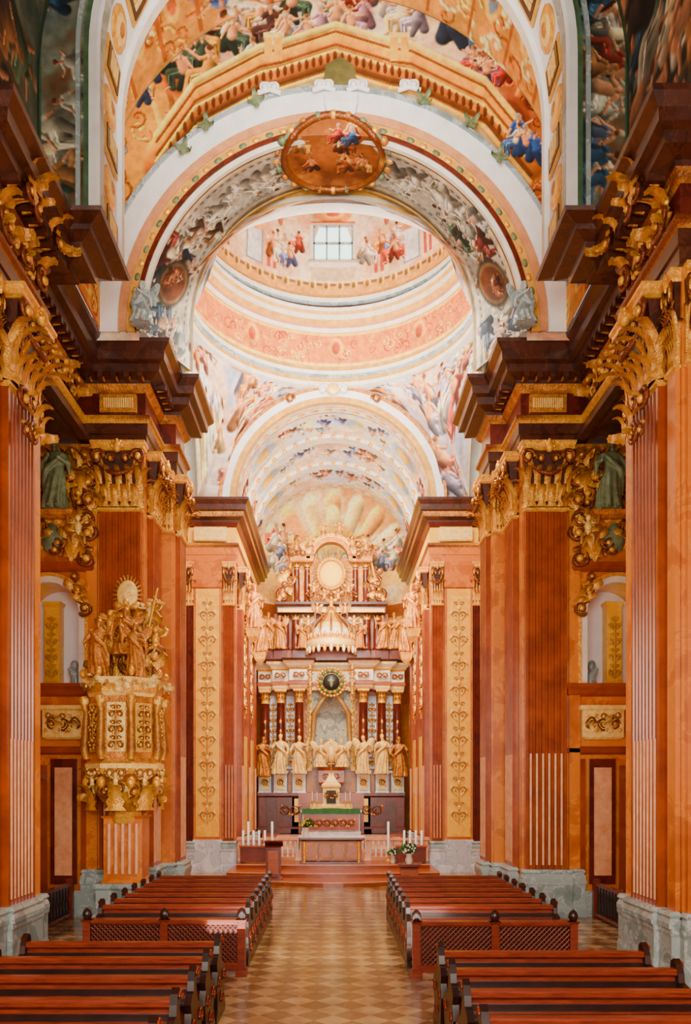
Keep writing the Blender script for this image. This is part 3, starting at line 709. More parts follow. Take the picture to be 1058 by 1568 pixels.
for k in range(4):
    x=4+8*k
    cv.figs(24,(x-2.2,x+2.2,.4,3.6),(1.0,1.5),PALP+[(.66,.36,.3),(.84,.58,.34)],seed=30+k,cl=(.88,.82,.81))
cv.figs(10,(6.5,9.5,3.2,3.8),(.8,1.1),PALP,seed=36)
cv.rect(0,32,3.8,4,(.74,.58,.42)); cv.rect(0,32,0,.12,(.88,.78,.55))
cv.mottle(.06)
def pend(X,Z):
    th=X/32*2*PI
    c,s_=np.cos(th),np.sin(th); m=np.maximum(np.abs(c),np.abs(s_)); px,py=PA_*c/m,PA_*s_/m
    tt=np.where(np.abs(c)>np.abs(s_),py,px); zb=ZC+np.sqrt(np.clip(4.0**2-tt**2,0,None))
    t=Z/4; rx,ry=RR*c,RR*s_; bul=1-(1-t)**1.3
    x=px+(rx-px)*bul; y=py+(ry-py)*bul; z=zb+(RZ0-zb)*t
    return (x,PC+y,z)
surf('ceiling_pendentives',cv,pend)
mb=MB()
def lat(prof,ms): mb.lathe(0,PC,prof,None,seg=96,ms=ms,smooth=False)
lat([(RR+.3,16.95),(RR-.1,17.0),(RR-.12,17.12),(RR-.04,17.16),(RR-.04,17.3),(RR-.14,17.38),(RR-.16,17.5),(RR+.02,17.55),(RR+.02,17.75)],[CREAM,CREAM,PINK,OCHRE,GREYM,CREAM,OCHRE,OCHRE])
lat([(RR+.02,18.85),(RR-.02,18.9),(RR-.1,19.0),(RR-.12,19.1),(RR-.28,19.2),(RR-.3,19.36),(RR-.38,19.44),(RR-.4,19.56),(RR-.1,19.6),(RR-.08,19.8),(RR-.2,19.86),(RR-.22,20.0),(RR-.1,20.06),(RR-.08,20.2)],[OCHRE,CREAM,PINK,OCHRE,CREAM,OCHRE,CREAM,CORN,CORN,GREYM,CREAM,OCHRE,OCHRE])
mb.ob('trim_dome_drum_cornices')
cv=CV(0,28,0,1.2,40,(.86,.58,.34))
rg=random.Random(3)
cv.orn(190,(0,28,.2,1.0),.12,.24,[(.93,.74,.48),(.74,.42,.24),(.9,.66,.4),(.8,.5,.3)],44)
for k in range(9): x=1.5+3.1*k; cv.ell(x,.65,.3,.4,(.92,.7,.38)); cv.ell(x,.65,.16,.24,(.72,.4,.25))
cv.rect(0,28,0,.1,(.95,.82,.5)); cv.rect(0,28,1.05,1.2,(.95,.8,.46)); cv.mottle(.06,.2)
ang=lambda X:X/28*2*PI-PI/2
surf('wall_dome_drum_frieze',cv,lambda X,Z:(RR*np.cos(ang(X)),PC+RR*np.sin(ang(X)),17.72+Z),flip=False)
cv=CV(0,28,0,7.5,30,(.88,.80,.72))
cv.cloud([(.86,.76,.64),(.93,.87,.78),(.88,.70,.56),(.82,.79,.8)],1.5)
cv.rect(0,28,0,.28,(.84,.66,.38)); cv.rect(0,28,.28,.38,(.56,.42,.28)); cv.rect(0,28,2.75,2.95,(.92,.86,.76)); cv.rect(0,28,2.95,3.05,(.68,.5,.36))
for k in range(56):
    x=.25+k*.5; cv.ell(x,.3,.16,.2,(.92,.77,.44)); cv.ell(x,.3,.08,.12,(.56,.42,.26))
for k in range(14):
    x=1+2*k
    for o in (-.82,-.58): cv.rect(x+o-.07,x+o+.07,.6,1.5,(.72,.38,.3)); cv.rect(x+o-.1,x+o+.1,1.5,1.62,(.95,.9,.8)); cv.rect(x+o-.1,x+o+.1,.45,.6,(.92,.84,.72))
    if abs(x-14)>1.5:
        cv.rect(x-.35,x+.35,.6,1.9,(.64,.62,.66)); cv.rect(x-.28,x+.28,.65,1.8,(.9,.9,.9)); cv.ell(x,1.85,.42,.22,(.92,.68,.42))
        cv.ell(x,2.4,.38,.28,(.88,.62,.36)); cv.ell(x,2.4,.26,.18,(.66,.4,.26))
    cv.rect(x-1.12,x-.92,.45,2.7,(.92,.83,.68)); cv.ell(x-1.02,2.3,.12,.25,(.76,.5,.36))
cv.figs(7,(11.6,12.9,1.0,1.7),(.8,1.1),[(.86,.56,.26),(.72,.36,.26),(.5,.52,.68),(.94,.89,.82)],seed=40)
cv.figs(7,(15.1,16.4,1.0,1.7),(.8,1.1),[(.86,.56,.26),(.72,.36,.26),(.5,.52,.68),(.94,.89,.82)],seed=41)
cv.figs(30,(0,28,3.9,6.5),(.9,1.6),PALP,seed=42)
cv.ell(14,2.72,.95,.42,(.93,.84,.66)); cv.ell(14,2.72,.8,.34,(.88,.6,.32)); cv.ell(14,2.72,.46,.18,(.95,.78,.45)); cv.ell(14,2.72,.28,.09,(.76,.4,.22))
cv.rect(13.2,14.8,.45,1.0,(.84,.75,.65)); cv.mottle(.06,.3)
def domef(X,Z):
    th=ang(X); lo=np.clip(Z,0,3.2); k=np.clip((Z-3.2)/4.3,0,1)*PI/2
    r=(4.3-.05*lo)*np.cos(k)*1.0; z=20.18+lo+3.6*np.sin(k)
    return (r*np.cos(th),PC+r*np.sin(th),z)
surf('ceiling_dome',cv,domef)
mb=MB()
wy=PC+4.22; mb.box(-.66,.66,wy-.06,wy+.0,21.25,22.45,DAY)
for x in (-.66,-.22,.22,.66): mb.box(x-.03,x+.03,wy-.12,wy-.05,21.25,22.45,GREYM)
for z in (21.25,21.85,22.45): mb.box(-.68,.68,wy-.12,wy-.05,z-.03,z+.03,GREYM)
mb.rect(-.75,.75,wy-.15,wy,[(0,22.48),(.02,22.5),(.02,22.53)],PINK); mb.rect(-.8,.8,wy-.2,wy,[(.05,21.1),(0,21.22)],CREAM)
mb.box(-.8,-.68,wy-.12,wy,21.2,22.5,CREAM); mb.box(.68,.8,wy-.12,wy,21.2,22.5,CREAM)
mb.ob('window_1')
mb=MB()
archring(mb,28.8,0,ZC,3.42,3.62,.2,OCHRE); archring(mb,28.8,0,ZC,3.62,3.9,.14,STUC); archring(mb,28.8,0,ZC,3.9,4.0,.2,GOLDD); archring(mb,28.85,0,ZC,4.0,5.6,.02,CREAM)
for sx in (-1,1): spiral(mb,T(sx*.35,28.4,16.85),.16,1.4,.05,STUC,flip=sx); spiral(mb,T(sx*1.5,28.5,16.55),.16,1.4,.05,GOLD,flip=sx)
mb.ell((0,28.4,16.85),(.25,.1,.2),GOLDP,12,6)
mb.ob('trim_chancel_archivolt')
cr=3.45; hl=cr*PI/2
cv=CV(-hl,hl,28.8,36.9,32)
cv.cloud([(.74,.78,.86),(.88,.88,.92),(.94,.90,.82),(.90,.79,.70),(.72,.76,.86)],1.0)
for yb in (29.0,31.3,33.9,36.4):
    cv.rect(-hl,hl,yb,yb+.5,(.92,.88,.80)); cv.rect(-hl,hl,yb,yb+.07,(.88,.68,.32)); cv.rect(-hl,hl,yb+.43,yb+.5,(.66,.55,.46))
    for k in range(22): cv.ell(-hl+.25+k*.5,yb+.25,.16,.1,(.9,.68,.32)); 
for yb in (30.4,32.8,35.3):
    for x in (-3.0,3.0): 
        cv.ell(x,yb,.95,.62,(.94,.89,.76)); cv.ell(x,yb,.75,.5,(.72,.75,.82)); cv.ell(x,yb,.4,.38,(.9,.74,.35))
    cv.figs(14,(-2.2,2.2,yb-.5,yb+.4),(.55,.8),PALP+[(.74,.44,.37),(.54,.58,.75)],seed=int(yb*10),cl=(.93,.88,.82))
    for x in (-4.6,4.6): cv.figs(5,(x-.6,x+.6,yb-.5,yb+.5),(.7,.9),[(.66,.36,.3),(.84,.6,.36),(.58,.52,.57)],seed=int(yb*10+x))
cv.ell(0,30.2,1.3,.5,(.96,.87,.6)); cv.ell(0,30.2,1.0,.38,(.78,.84,.94)); cv.figs(3,(-.5,.5,30.0,30.4),(.5,.7),[(.5,.48,.66)],seed=77)
cv.mottle(.06,.25)
surf('ceiling_chancel_vault',cv,lambda X,Z:(cr*np.sin(X/cr),Z,ZC+cr*np.cos(X/cr)))
mb=MB()
for yb in (31.3,33.9):
    mb.grid([crv(cr,ZC,ZC,yb),crv(cr-.12,ZC,ZC,yb),crv(cr-.12,ZC,ZC,yb+.5),crv(cr,ZC,ZC,yb+.5)],CREAM,False)
    for k in range(21):
        a=PI*(k+.5)/21; mb.ell(((cr-.14)*math.cos(a),yb+.02,ZC+(cr-.06)*math.sin(a)),(.12,.05,.08),GOLD,7,4,RY(-a+PI/2))
mb.ob('trim_chancel_ribs')
cv=CV(-3.45,3.45,0,16.5,32)
cv.cloud([(.88,.76,.56),(.94,.87,.73),(.84,.66,.42),(.84,.84,.82)],1.2)
cv.rect(-3.45,3.45,0,10.9,(.78,.55,.26)); cv.rect(-3.45,3.45,10.9,11.5,(.6,.38,.2)); cv.rect(-3.45,3.45,12.4,13.05,(.9,.76,.45))
for x in (-2.9,-1.9,1.9,2.9): cv.rect(x-.25,x+.25,2,10.6,(.95,.81,.4)); cv.rect(x-.32,x+.32,10.3,10.9,(.92,.73,.32))
for k in range(9):
    a=PI*(k+.5)/9; cv.cap(0,13.2,3.1*math.cos(a),13.2+2.9*math.sin(a),.1,.42,[(.93,.71,.43),(.95,.85,.62)][k%2])
cv.cap(0,12.0,0,14.2,1.15,1.05,(.88,.78,.44)); cv.cap(0,12.0,0,14.1,.95,.85,(.70,.72,.62)); cv.rect(-.85,.85,14.1,14.5,(.95,.86,.55))
for x in (-.8,-.3,.3,.8): cv.cap(x,12.4,x,14.2,.1,.1,(.95,.84,.5))
for x in (-.55,0,.55): cv.cap(x,12.6,x,13.9,.14,.14,(.93,.95,.92))
cv.cap(-1.3,14.4,0,15.5,.16,.16,(.92,.7,.34)); cv.cap(1.3,14.4,0,15.5,.16,.16,(.92,.7,.34)); cv.ell(0,15.0,.9,.4,(.93,.77,.4)); cv.ell(0,15.6,.35,.5,(.97,.9,.62))
cv.figs(9,(-2.9,-1.5,13,14.6),(.9,1.3),[(.8,.42,.3),(.88,.61,.32),(.54,.56,.66),(.93,.87,.77)],seed=50)
cv.figs(9,(1.5,2.9,13,14.6),(.9,1.3),[(.8,.42,.3),(.88,.61,.32),(.54,.56,.66),(.93,.87,.77)],seed=51)
cv.mottle(.06,.3)
surf('wall_apse',cv,lambda X,Z:(X,36.8+2.0*np.sqrt(np.clip(1-(X**2+np.clip(Z-ZC,0,None)**2)/3.45**2,0,1)),Z),keep=lambda X,Z:(X**2+np.clip(Z-ZC,0,None)**2<3.46**2))

# ================================================================ STATUES
def remesh(mb,name,vox,m):
    o=mb.ob('tmp'); md=o.modifiers.new('r','REMESH'); md.mode='VOXEL'; md.voxel_size=vox; md.use_smooth_shade=True
    sm=o.modifiers.new('s','SMOOTH'); sm.iterations=2; sm.factor=.4
    dg=bpy.context.evaluated_depsgraph_get(); me=D2.meshes.new_from_object(o.evaluated_get(dg)); me.name=name
    D2.objects.remove(o); me.materials.clear(); me.materials.append(m)
    me.polygons.foreach_set('use_smooth',np.ones(len(me.polygons),bool)); return me
def statue(pose,m,name,vox=.022):
    mb=MB(); rg=random.Random(pose)
    Z=[0,.12,.25,.4,.55,.7,.85,.95,1.03,1.12,1.22,1.32,1.38,1.42,1.46,1.52]
    RX_=[.30,.29,.28,.27,.25,.235,.22,.19,.165,.175,.195,.205,.185,.11,.062,.056]
    RY_=[.25,.25,.24,.23,.22,.2,.175,.15,.125,.135,.145,.135,.12,.085,.06,.056]
    kn=1.0 if pose!=3 else .55; rows=[]; N=40
    zz=lambda z:(z*kn if z<.85 else .85*kn+(z-.85))
    for z,a,b_ in zip(Z,RX_,RY_):
        am=.17*max(0,1-z/1.15)+.02; row=[]
        for j in range(N):
            t=2*PI*j/N; f=1+am*math.sin(9*t+3*z+pose)+am*.5*math.sin(5*t-4*z)
            fy=(.22 if (pose==3 and z<.7) else 0)
            row.append((a*f*math.cos(t)+.035*math.sin(z*3.2+pose),b_*f*math.sin(t)-fy*.6*(math.sin(t)<0)+.02*math.sin(z*4),zz(z)))
        rows.append(row)
    mb.grid(rows,m,cu=True); mb.add(rows[0],[tuple(reversed(range(N)))],m); mb.add(rows[-1],[tuple(range(N))],m)
    H=zz(1.6); hx=.02
    mb.ell((hx,-.015,H),(.082,.098,.122),m,14,10); mb.ell((hx,.03,H+.035),(.098,.1,.11),m,12,8); mb.ell((hx,-.11,H-.01),(.016,.022,.03),m,6,5)
    mb.ell((hx,-.07,H-.09),(.05,.05,.05),m,8,6)
    if pose in(1,4): mb.ell((hx,-.08,H-.13),(.05,.05,.08),m,8,6)
    sh=zz(1.36)
    P={0:[(-.42,-.16,1.55),(.2,-.28,1.15)],1:[(-.12,-.26,1.2),(.1,-.27,1.24)],2:[(-.36,-.25,.98),(.45,-.12,1.62)],3:[(-.05,-.3,1.28),(.05,-.3,1.3)],4:[(-.3,-.3,1.1),(.33,-.1,.85)]}[pose]
    for sx,hd in zip((-1,1),P):
        el=((sx*.3+hd[0]*.15),-.06,sh-.25 if hd[2]<1.4 else sh-.05)
        h3=(hd[0],hd[1],zz(hd[2]))
        mb.tube([(sx*.15,0,sh-.02),(sx*.22,-.01,sh-.05),el,h3],[.075,.08,.07,.034],m,10)
        mb.ell(h3,(.035,.035,.055),m,8,6)
        for q in range(4): mb.tube([h3,(h3[0]+(q-1.5)*.022,h3[1]-.05,h3[2]+.055)],[.014,.009],m,5)
        mb.tube([el,(el[0]+sx*.03,el[1]+.03,el[2]-.28)],[.07,.03],m,8)
    mb.tube([(-.2,-.06,sh),(-.05,-.19,zz(1.15)),(.2,-.16,zz(.95)),(.28,-.04,zz(.7)),(.3,.02,zz(.35))],[.05,.06,.07,.06,.03],m,8)
    mb.tube([(.2,.04,sh),(.1,.17,zz(1.0)),(-.2,.16,zz(.5))],[.05,.08,.05],m,8)
    for sx in (-1,1): mb.ell((sx*.1,-.27,.03),(.05,.1,.04),m,8,5)
    if pose in (0,3):
        for sx in (-1,1):
            mb.ell((sx*.3,.17,zz(1.4)),(.3,.035,.17),m,12,6,RY(-sx*.95)); mb.ell((sx*.22,.17,zz(1.15)),(.24,.03,.11),m,12,6,RY(sx*.9))
    return remesh(mb,name,vox,m)
ST=[statue(p,GOLDP,'statue_%d'%p) for p in range(5)]
def recol(me,m): k=me.copy(); k.materials.clear(); k.materials.append(m); return k
STG=[recol(s_,GOLDD) for s_ in ST]; STV=[recol(s_,GREEND) for s_ in ST]; STA=recol(ST[3],GREYM)
for sx in (1,-1):
    link(STV[4 if sx>0 else 1],'bronze_statue',T(sx*6.3,18.55,9.3)@S(.92*sx,.92,.92))
    link(STA,'stucco_angel',T(sx*4.15,17.78,13.06)@RZ(sx*.4)@S(.72*sx,.72,.72))
    link(STG[2],'gilded_statue',T(sx*3.0,34.0,8.6)@RZ(-sx*.5)@S(1*sx,1,1))
    link(STG[4],'gilded_statue',T(sx*3.0,31.0,9.0)@RZ(-sx*.8)@S(1*sx,1,1))
    mb=MB(); mb.rect(sx*3.05-.25,sx*3.05+.25,33.8,34.2,[(-.2,8.1),(-.05,8.3),(.0,8.5),(.03,8.59)],GOLD); mb.rect(sx*3.05-.25,sx*3.05+.25,30.8,31.2,[(-.2,8.5),(-.05,8.7),(.0,8.9),(.03,8.99)],GOLD); mb.ob('trim_statue_bracket_%s'%('right' if sx>0 else 'left'))

# ================================================================ HIGH ALTAR
AL=empty('high_altar'); ax=-.08
mb=MB(); mb.M=T(ax,0,0)
mb.box(-3.0,3.0,36.2,36.9,1.0,8.9,ORANGE)
mb.rect(-3.1,3.1,35.0,36.3,[(.05,1.0),(.05,1.25),(0,1.3),(0,2.55),(.06,2.62),(.06,2.75)],DRED)
mb.box(-1.4,1.4,34.9,36.3,1.0,2.75,SHAFT)
CX=[-2.9,-2.2,-1.38,1.38,2.2,2.9]; CY=[35.95,35.6,35.3,35.3,35.6,35.95]
for x,y in zip(CX,CY):
    mb.rect(x-.3,x+.3,y-.3,36.2,[(.05,1.0),(.05,1.2),(0,1.25),(0,2.65),(.05,2.72)],SHAFT); mb.box(x-.2,x+.2,y-.33,y-.29,1.5,2.5,YEL)
    mb.rect(x-.28,x+.28,y-.28,36.2,[(.05,2.72),(0,2.8),(0,3.55),(.06,3.62),(.06,3.7)],WHITEM); mb.box(x-.17,x+.17,y-.31,y-.27,2.88,3.48,GOLDP); rinceau(mb,T(x,y-.33,3.2),.3,.4,GOLD,1,.02)
    mb.lathe(x,y,[(.24,3.7),(.26,3.76),(.2,3.82),(.23,3.88),(.19,3.92),(.195,4.8),(.19,5.6),(.165,6.65),(.19,6.68),(.17,6.72)],DRED,20,ms=[GOLD,GOLD,GOLD,GOLD,DRED,DRED,DRED,GOLD,GOLD])
    for q in range(5):
        z=4.15+.42*q; mb.ell((x,y-.19,z),(.06,.03,.1),GOLD,6,4); 
    for q in range(10):
        a=2*PI*q/10; leaf(mb,T(x+.16*math.cos(a),y+.16*math.sin(a),6.7)@RZ(a+PI/2),.13,.26,GOLD); leaf(mb,T(x+.17*math.cos(a+.3),y+.17*math.sin(a+.3),6.85)@RZ(a+.3+PI/2),.13,.3,GOLD)
    mb.rect(x-.2,x+.2,y-.2,y+.2,[(0,7.1),(.06,7.16),(.06,7.22)],GOLD)
path=[(3.2,36.2),(3.2,35.75),(2.55,35.75),(2.55,35.4),(1.8,35.4),(1.8,35.05),(1.0,35.05),(1.0,35.7),(-1.0,35.7),(-1.0,35.05),(-1.8,35.05),(-1.8,35.4),(-2.55,35.4),(-2.55,35.75),(-3.2,35.75),(-3.2,36.2)]
EP=[(-.5,7.22),(-.02,7.22),(0,7.4),(.04,7.42),(.04,7.55),(.0,7.6),(0,8.05),(.06,8.12),(.08,8.2),(.24,8.3),(.26,8.4),(.34,8.5),(-.6,8.52)]
mb.sweep(path,EP,ms=[CORN,GOLDP,GOLD,SHAFT,GOLD,CREAM,GOLD,GOLD,CREAM,GOLDP,CORN,CORN])
for x,y in zip(CX,CY): rinceau(mb,T(x,y-.4 if abs(x)<2.5 else y-.25,7.82),.5,.32,GOLD,2,.028)
mb.rect(-3.1,3.1,35.6,36.6,[(0,8.5),(0,8.95),(.05,9.0)],SHAFT)
for x in (-2.9,-2.2,-1.4,1.4,2.2,2.9): mb.rect(x-.28,x+.28,35.3,35.8,[(0,8.5),(0,8.9),(.05,8.98)],DRED)
mb.box(-.85,.85,35.95,36.2,3.8,7.3,BLUEP)
for x in (-.95,.95): mb.box(x-.1,x+.1,35.8,36.2,3.7,7.2,GOLD)
candel(mb,T(-1.0,35.76,3.9),.3,3.2,GOLDP,6,.025); candel(mb,T(1.0,35.76,3.9),.3,3.2,GOLDP,6,.025)
for x,w in ((-2.55,.3),(2.55,.3),(-1.8,.36),(1.8,.36)):
    mb.box(x-w/2,x+w/2,35.95,36.2,3.8,7.0,WHITEM); candel(mb,T(x,35.92,3.9),w,2.8,GOLD,6,.03)
K=mb.M; mb.M=K@T(0,35.0,7.5)@RX(PI/2)
mb.lathe(0,0,[(.01,.06),(.34,.06),(.36,.0)],DARK,28)
for q in range(26):
    a=2*PI*q/26; mb.ell((.46*math.cos(a),.46*math.sin(a),.05),(.1,.1,.09),GOLDD if q%2 else LEAFM,6,5); mb.ell((.6*math.cos(a+.1),.6*math.sin(a+.1),.03),(.08,.08,.06),GOLD,5,4)
mb.M=K; mb.ell((0,34.92,7.5),(.09,.05,.24),GREEND,8,6); mb.ell((0,34.92,7.55),(.17,.05,.07),GREEND,8,6)
for q in range(8): putto(mb,T(-.9+1.8*(q%2),34.95,6.9+.36*(q//2)),.4,GOLD,seed=q)
for sx in (-1,1):
    mb.tube([(sx*.2,35.3,7.0),(sx*.5,35.35,6.6),(sx*.75,35.5,6.2),(sx*.8,35.6,5.2),(sx*.85,35.6,4.6)],[.06,.1,.12,.1,.04],GOLDP,7)
mb.rect(-2.5,2.5,35.9,36.7,[(0,8.9),(0,10.6)],SHAFT)
for x,y in ((-2.0,35.6),(-1.55,35.5),(1.55,35.5),(2.0,35.6)):
    mb.lathe(x,y,[(.17,8.98),(.2,9.05),(.15,9.1),(.17,9.5),(.15,10.2),(.17,10.25)],DRED,14)
    for q in range(8): a=PI*q/4; leaf(mb,T(x+.13*math.cos(a),y+.13*math.sin(a),10.2)@RZ(a+PI/2),.13,.28,GOLD)
for x in (-1.15,1.15): mb.box(x-.2,x+.2,35.8,35.95,9.1,10.4,GOLDP); candel(mb,T(x,35.76,9.15),.3,1.2,GOLD,3,.02)
mb.rect(-2.35,2.35,35.35,36.3,[(-.1,10.5),(0,10.55),(0,10.8),(.1,10.9),(.12,11.0)],CORN)
mb.rect(-2.3,2.3,35.3,35.4,[(0,10.56),(0,10.72)],GOLD)
mb.lathe(0,35.3,[(1.0,8.9),(1.08,9.0),(1.08,9.25),(.98,9.35),(.86,9.5),(.8,9.75),(.55,10.05),(.36,10.3),(.2,10.45),(.25,10.55),(.1,10.75)],GOLD,24,ms=[GOLD,GOLDP,GOLD,GOLD,CREAM,GOLDP,GOLD,GOLD,GOLD,GOLD])
for q in range(24):
    a=2*PI*q/24; mb.ell((1.06*math.cos(a),35.3+1.06*math.sin(a),8.86),(.08,.06,.17),GOLD if q%2 else CREAM,6,5); mb.ell((1.0*math.cos(a),35.3+1.0*math.sin(a),9.45),(.07,.07,.14),GOLD,6,4)
    if q%2==0: mb.tube([(.95*math.cos(a),35.3+.95*math.sin(a),9.4),(.84*math.cos(a),35.3+.84*math.sin(a),10.0),(.3*math.cos(a),35.3+.3*math.sin(a),10.5)],[.05,.045,.03],GOLD,5)
for k,(x,z) in enumerate([(-.98,9.8),(.98,9.8),(-.6,10.35),(.6,10.35),(0,10.6)]): putto(mb,T(x,34.9,z),.6,GOLD,seed=20+k)
mb.rect(-1.7,1.7,35.8,36.4,[(0,10.9),(0,13.0)],GOLDD)
for x in (-1.5,-1.05,1.05,1.5):
    mb.lathe(x,35.55,[(.13,11.0),(.16,11.1),(.12,11.15),(.13,11.7),(.11,12.5),(.13,12.55)],DRED,12)
    for q in range(8): a=PI*q/4; leaf(mb,T(x+.1*math.cos(a),35.55+.1*math.sin(a),12.45)@RZ(a+PI/2),.11,.28,GOLD)
for sx in (-1,1):
    mb.rect(sx*1.28-.45,sx*1.28+.45,35.4,36.0,[(0,12.75),(.05,12.8),(.05,13.0),(.12,13.08)],GOLDD)
    spiral(mb,T(sx*2.1,35.6,11.35),.35,1.6,.09,GOLD,flip=sx); spiral(mb,T(sx*1.95,35.6,12.0),.22,1.5,.07,GOLD,flip=-sx)
    mb.tube([(sx*2.3,35.6,11.1),(sx*1.95,35.6,11.9),(sx*1.75,35.6,12.8)],[.12,.09,.05],GOLD,8)
    acanth(mb,T(sx*1.9,35.5,11.8),.6,1.2,GOLD,30+sx,12,1.0); acanth(mb,T(sx*1.3,35.3,13.3),.8,.5,GOLD,33+sx,10,1.0)
K=mb.M; mb.M=K@T(0,35.45,12.25)@RX(PI/2)@S(1,1.12,1)
mb.lathe(0,0,[(.01,.14),(.3,.12),(.48,.04),(.5,0)],FLY,28)
for q in range(30):
    a=2*PI*q/30; mb.ell((.58*math.cos(a),.58*math.sin(a),.06),(.09,.09,.1),GOLD,6,5)
    mb.tube([(.66*math.cos(a),.66*math.sin(a),0),((.9+.15*(q%2))*math.cos(a),(.9+.15*(q%2))*math.sin(a),0)],[.04,.012],GOLD,4)
mb.M=K
archring(mb,35.9,0,12.9,.75,.92,.45,GOLDD); archring(mb,35.8,0,12.9,.92,1.08,.45,GOLD)
for k,(x,z) in enumerate([(-.9,13.3),(.9,13.3),(-.35,13.9),(.35,13.9),(-.75,11.3),(.75,11.3),(-.3,11.0),(.3,11.0),(-1.5,13.1),(1.5,13.1)]): putto(mb,T(x,35.1,z),.55,GOLD,seed=40+k)
mb.tube([(0,35.5,13.9),(0,35.5,14.6)],.03,GOLD,5); mb.tube([(-.15,35.5,14.4),(.15,35.5,14.4)],.03,GOLD,5)
rinceau(mb,T(0,35.3,11.35),2.2,.4,GOLD,5,.03)
mb.rect(-1.2,1.2,34.1,35.0,[(.04,1.0),(.04,1.12),(0,1.16),(0,1.9),(.08,1.95),(.08,2.03)],WHITEM)
mb.box(-1.15,1.15,34.02,34.1,1.2,1.85,SHAFT); rinceau(mb,T(0,34.0,1.5),2.0,.45,GOLD,6,.03)
mb.box(-1.22,1.22,34.0,34.9,2.03,2.08,GREENC); mb.box(-1.22,1.22,33.98,34.02,1.88,2.06,GREENC)
mb.rect(-.9,.9,34.75,35.1,[(0,2.08),(0,2.3),(.04,2.34)],GOLDP)
mb.rect(-.35,.35,34.6,35.2,[(.05,2.1),(.05,2.2),(0,2.25),(0,2.95),(.06,3.0),(.06,3.08),(-.1,3.25),(-.22,3.45),(-.25,3.6)],GOLDP); mb.box(-.2,.2,34.56,34.6,2.3,2.85,DARK)
mb.tube([(0,34.8,3.6),(0,34.8,4.15)],.025,GOLD,5); mb.tube([(-.14,34.8,3.98),(.14,34.8,3.98)],.025,GOLD,5)
rinceau(mb,T(0,34.55,2.65),.6,.4,GOLD,2,.02)
for x in (-.8,-.6,.6,.8): mb.lathe(x,34.5,[(.07,2.08),(.03,2.14),(.02,2.3),(.035,2.36),(.015,2.42)],GOLD,8); mb.lathe(x,34.5,[(.018,2.42),(.018,2.8)],WAX,6)
mb.rect(-.5,.5,35.0,35.6,[(0,3.1),(.05,3.2),(.05,3.7),(.1,3.85)],SHAFT); rinceau(mb,T(0,34.95,3.45),.8,.35,GOLD,2,.025)
mb.ell((0,35.25,4.4),(.22,.2,.4),GOLDP,12,8); mb.ell((0,35.25,4.9),(.12,.1,.2),GOLDP,10,6)
for sx in (-1,1): mb.box(sx*2.55-.22,sx*2.55+.22,34.9,35.0,1.1,2.4,CORN); rinceau(mb,T(sx*1.75,34.85,2.0),.9,.6,GOLDD,2,.03)
mb.ob('retable',AL)
for k,(x,y,z,p,sc,c) in enumerate([(-2.2,35.1,3.55,4,1.0,0),(-1.38,34.85,3.55,2,.95,0),(1.38,34.85,3.55,0,.95,0),(2.2,35.1,3.55,1,1.0,0),(-2.95,35.4,3.45,1,1.0,1),(2.95,35.4,3.45,4,1.0,1),
     (-.45,35.05,3.85,3,.9,0),(.45,35.05,3.85,3,.9,0),(-2.75,35.5,8.95,4,.95,1),(-2.25,35.3,8.95,0,.85,1),(2.75,35.5,8.95,1,.95,1),(2.25,35.3,8.95,2,.85,1),(-1.25,35.1,8.95,0,.65,1),(1.25,35.1,8.95,0,.65,1)]):
    link((STG if c else ST)[p],'statue_%d'%k,T(x+ax,y,z)@S(sc if x<0 else -sc,sc,sc),AL)
# ================================================================ STEPS, BALUSTRADE
mb=MB()
def cstep(w,y0,z0,z1,bulge,m,yb=36.7):
    n=16; pts=[(-w+2*w*i/n,y0-bulge*math.cos((i/n-.5)*PI)) for i in range(n+1)]
    rows=[[(x,y,z0) for x,y in pts],[(x,y,z1-.04) for x,y in pts],[(x,y-.04,z1-.03) for x,y in pts],[(x,y-.04,z1) for x,y in pts],[(x,yb,z1) for x,y in pts]]
    mb.grid(rows,m,False,ms=[m,CABLE,CABLE,m])
    for sx in (0,-1): 
        p=pts[sx]; mb.add([(p[0],p[1],z0),(p[0],p[1],z1),(p[0],yb,z1),(p[0],yb,z0)],[(0,1,2,3)],m)
cstep(2.4,25.0,0,.15,.6,WOODO); cstep(3.4,26.0,.15,.3,.4,WOODO,28.2); cstep(3.2,27.0,.3,.45,.2,WOODO)
mb.rect(-3.0,3.0,31.5,36.7,[(0,.45),(0,.6)],CABLE); mb.rect(-2.7,2.7,32.3,36.7,[(0,.6),(0,.8)],CABLE); mb.rect(-2.3,2.3,33.0,36.7,[(0,.8),(0,1.0)],CABLE); mb.box(-3.0,3.0,34.4,36.7,.6,1.0,SHAFT)
mb.ob('chancel_steps')
mb=MB()
for x0,x1 in ((-3.2,-1.2),(1.2,3.2)):
    mb.rect(x0,x1,28.35,28.55,[(.03,.45),(.03,.55),(0,.58)],PINK); mb.rect(x0,x1,28.33,28.57,[(0,1.12),(.04,1.15),(.04,1.22)],CABLE)
    x=x0+.1
    while x<x1:
        mb.lathe(x,28.45,[(.05,.58),(.03,.64),(.065,.78),(.06,.86),(.03,1.0),(.045,1.06),(.05,1.12)],CREAM,8); x+=.19
    for x in (x0,x1,(x0+x1)/2): mb.rect(x-.1,x+.1,28.3,28.6,[(.02,.45),(0,.55),(0,1.12),(.04,1.16),(.04,1.25)],CABLE)
mb.ob('communion_balustrade')
def candle(x,y,z,h,r=.035):
    mb=MB(); mb.lathe(x,y,[(.1,z),(.1,z+.03),(.03,z+.06),(.025,z+.2),(.05,z+.24),(.055,z+.27),(.03,z+.28)],GOLD,10); mb.lathe(x,y,[(r,z+.27),(r,z+h),(.005,z+h+.01)],WAX,10); mb.ob('altar_candle')
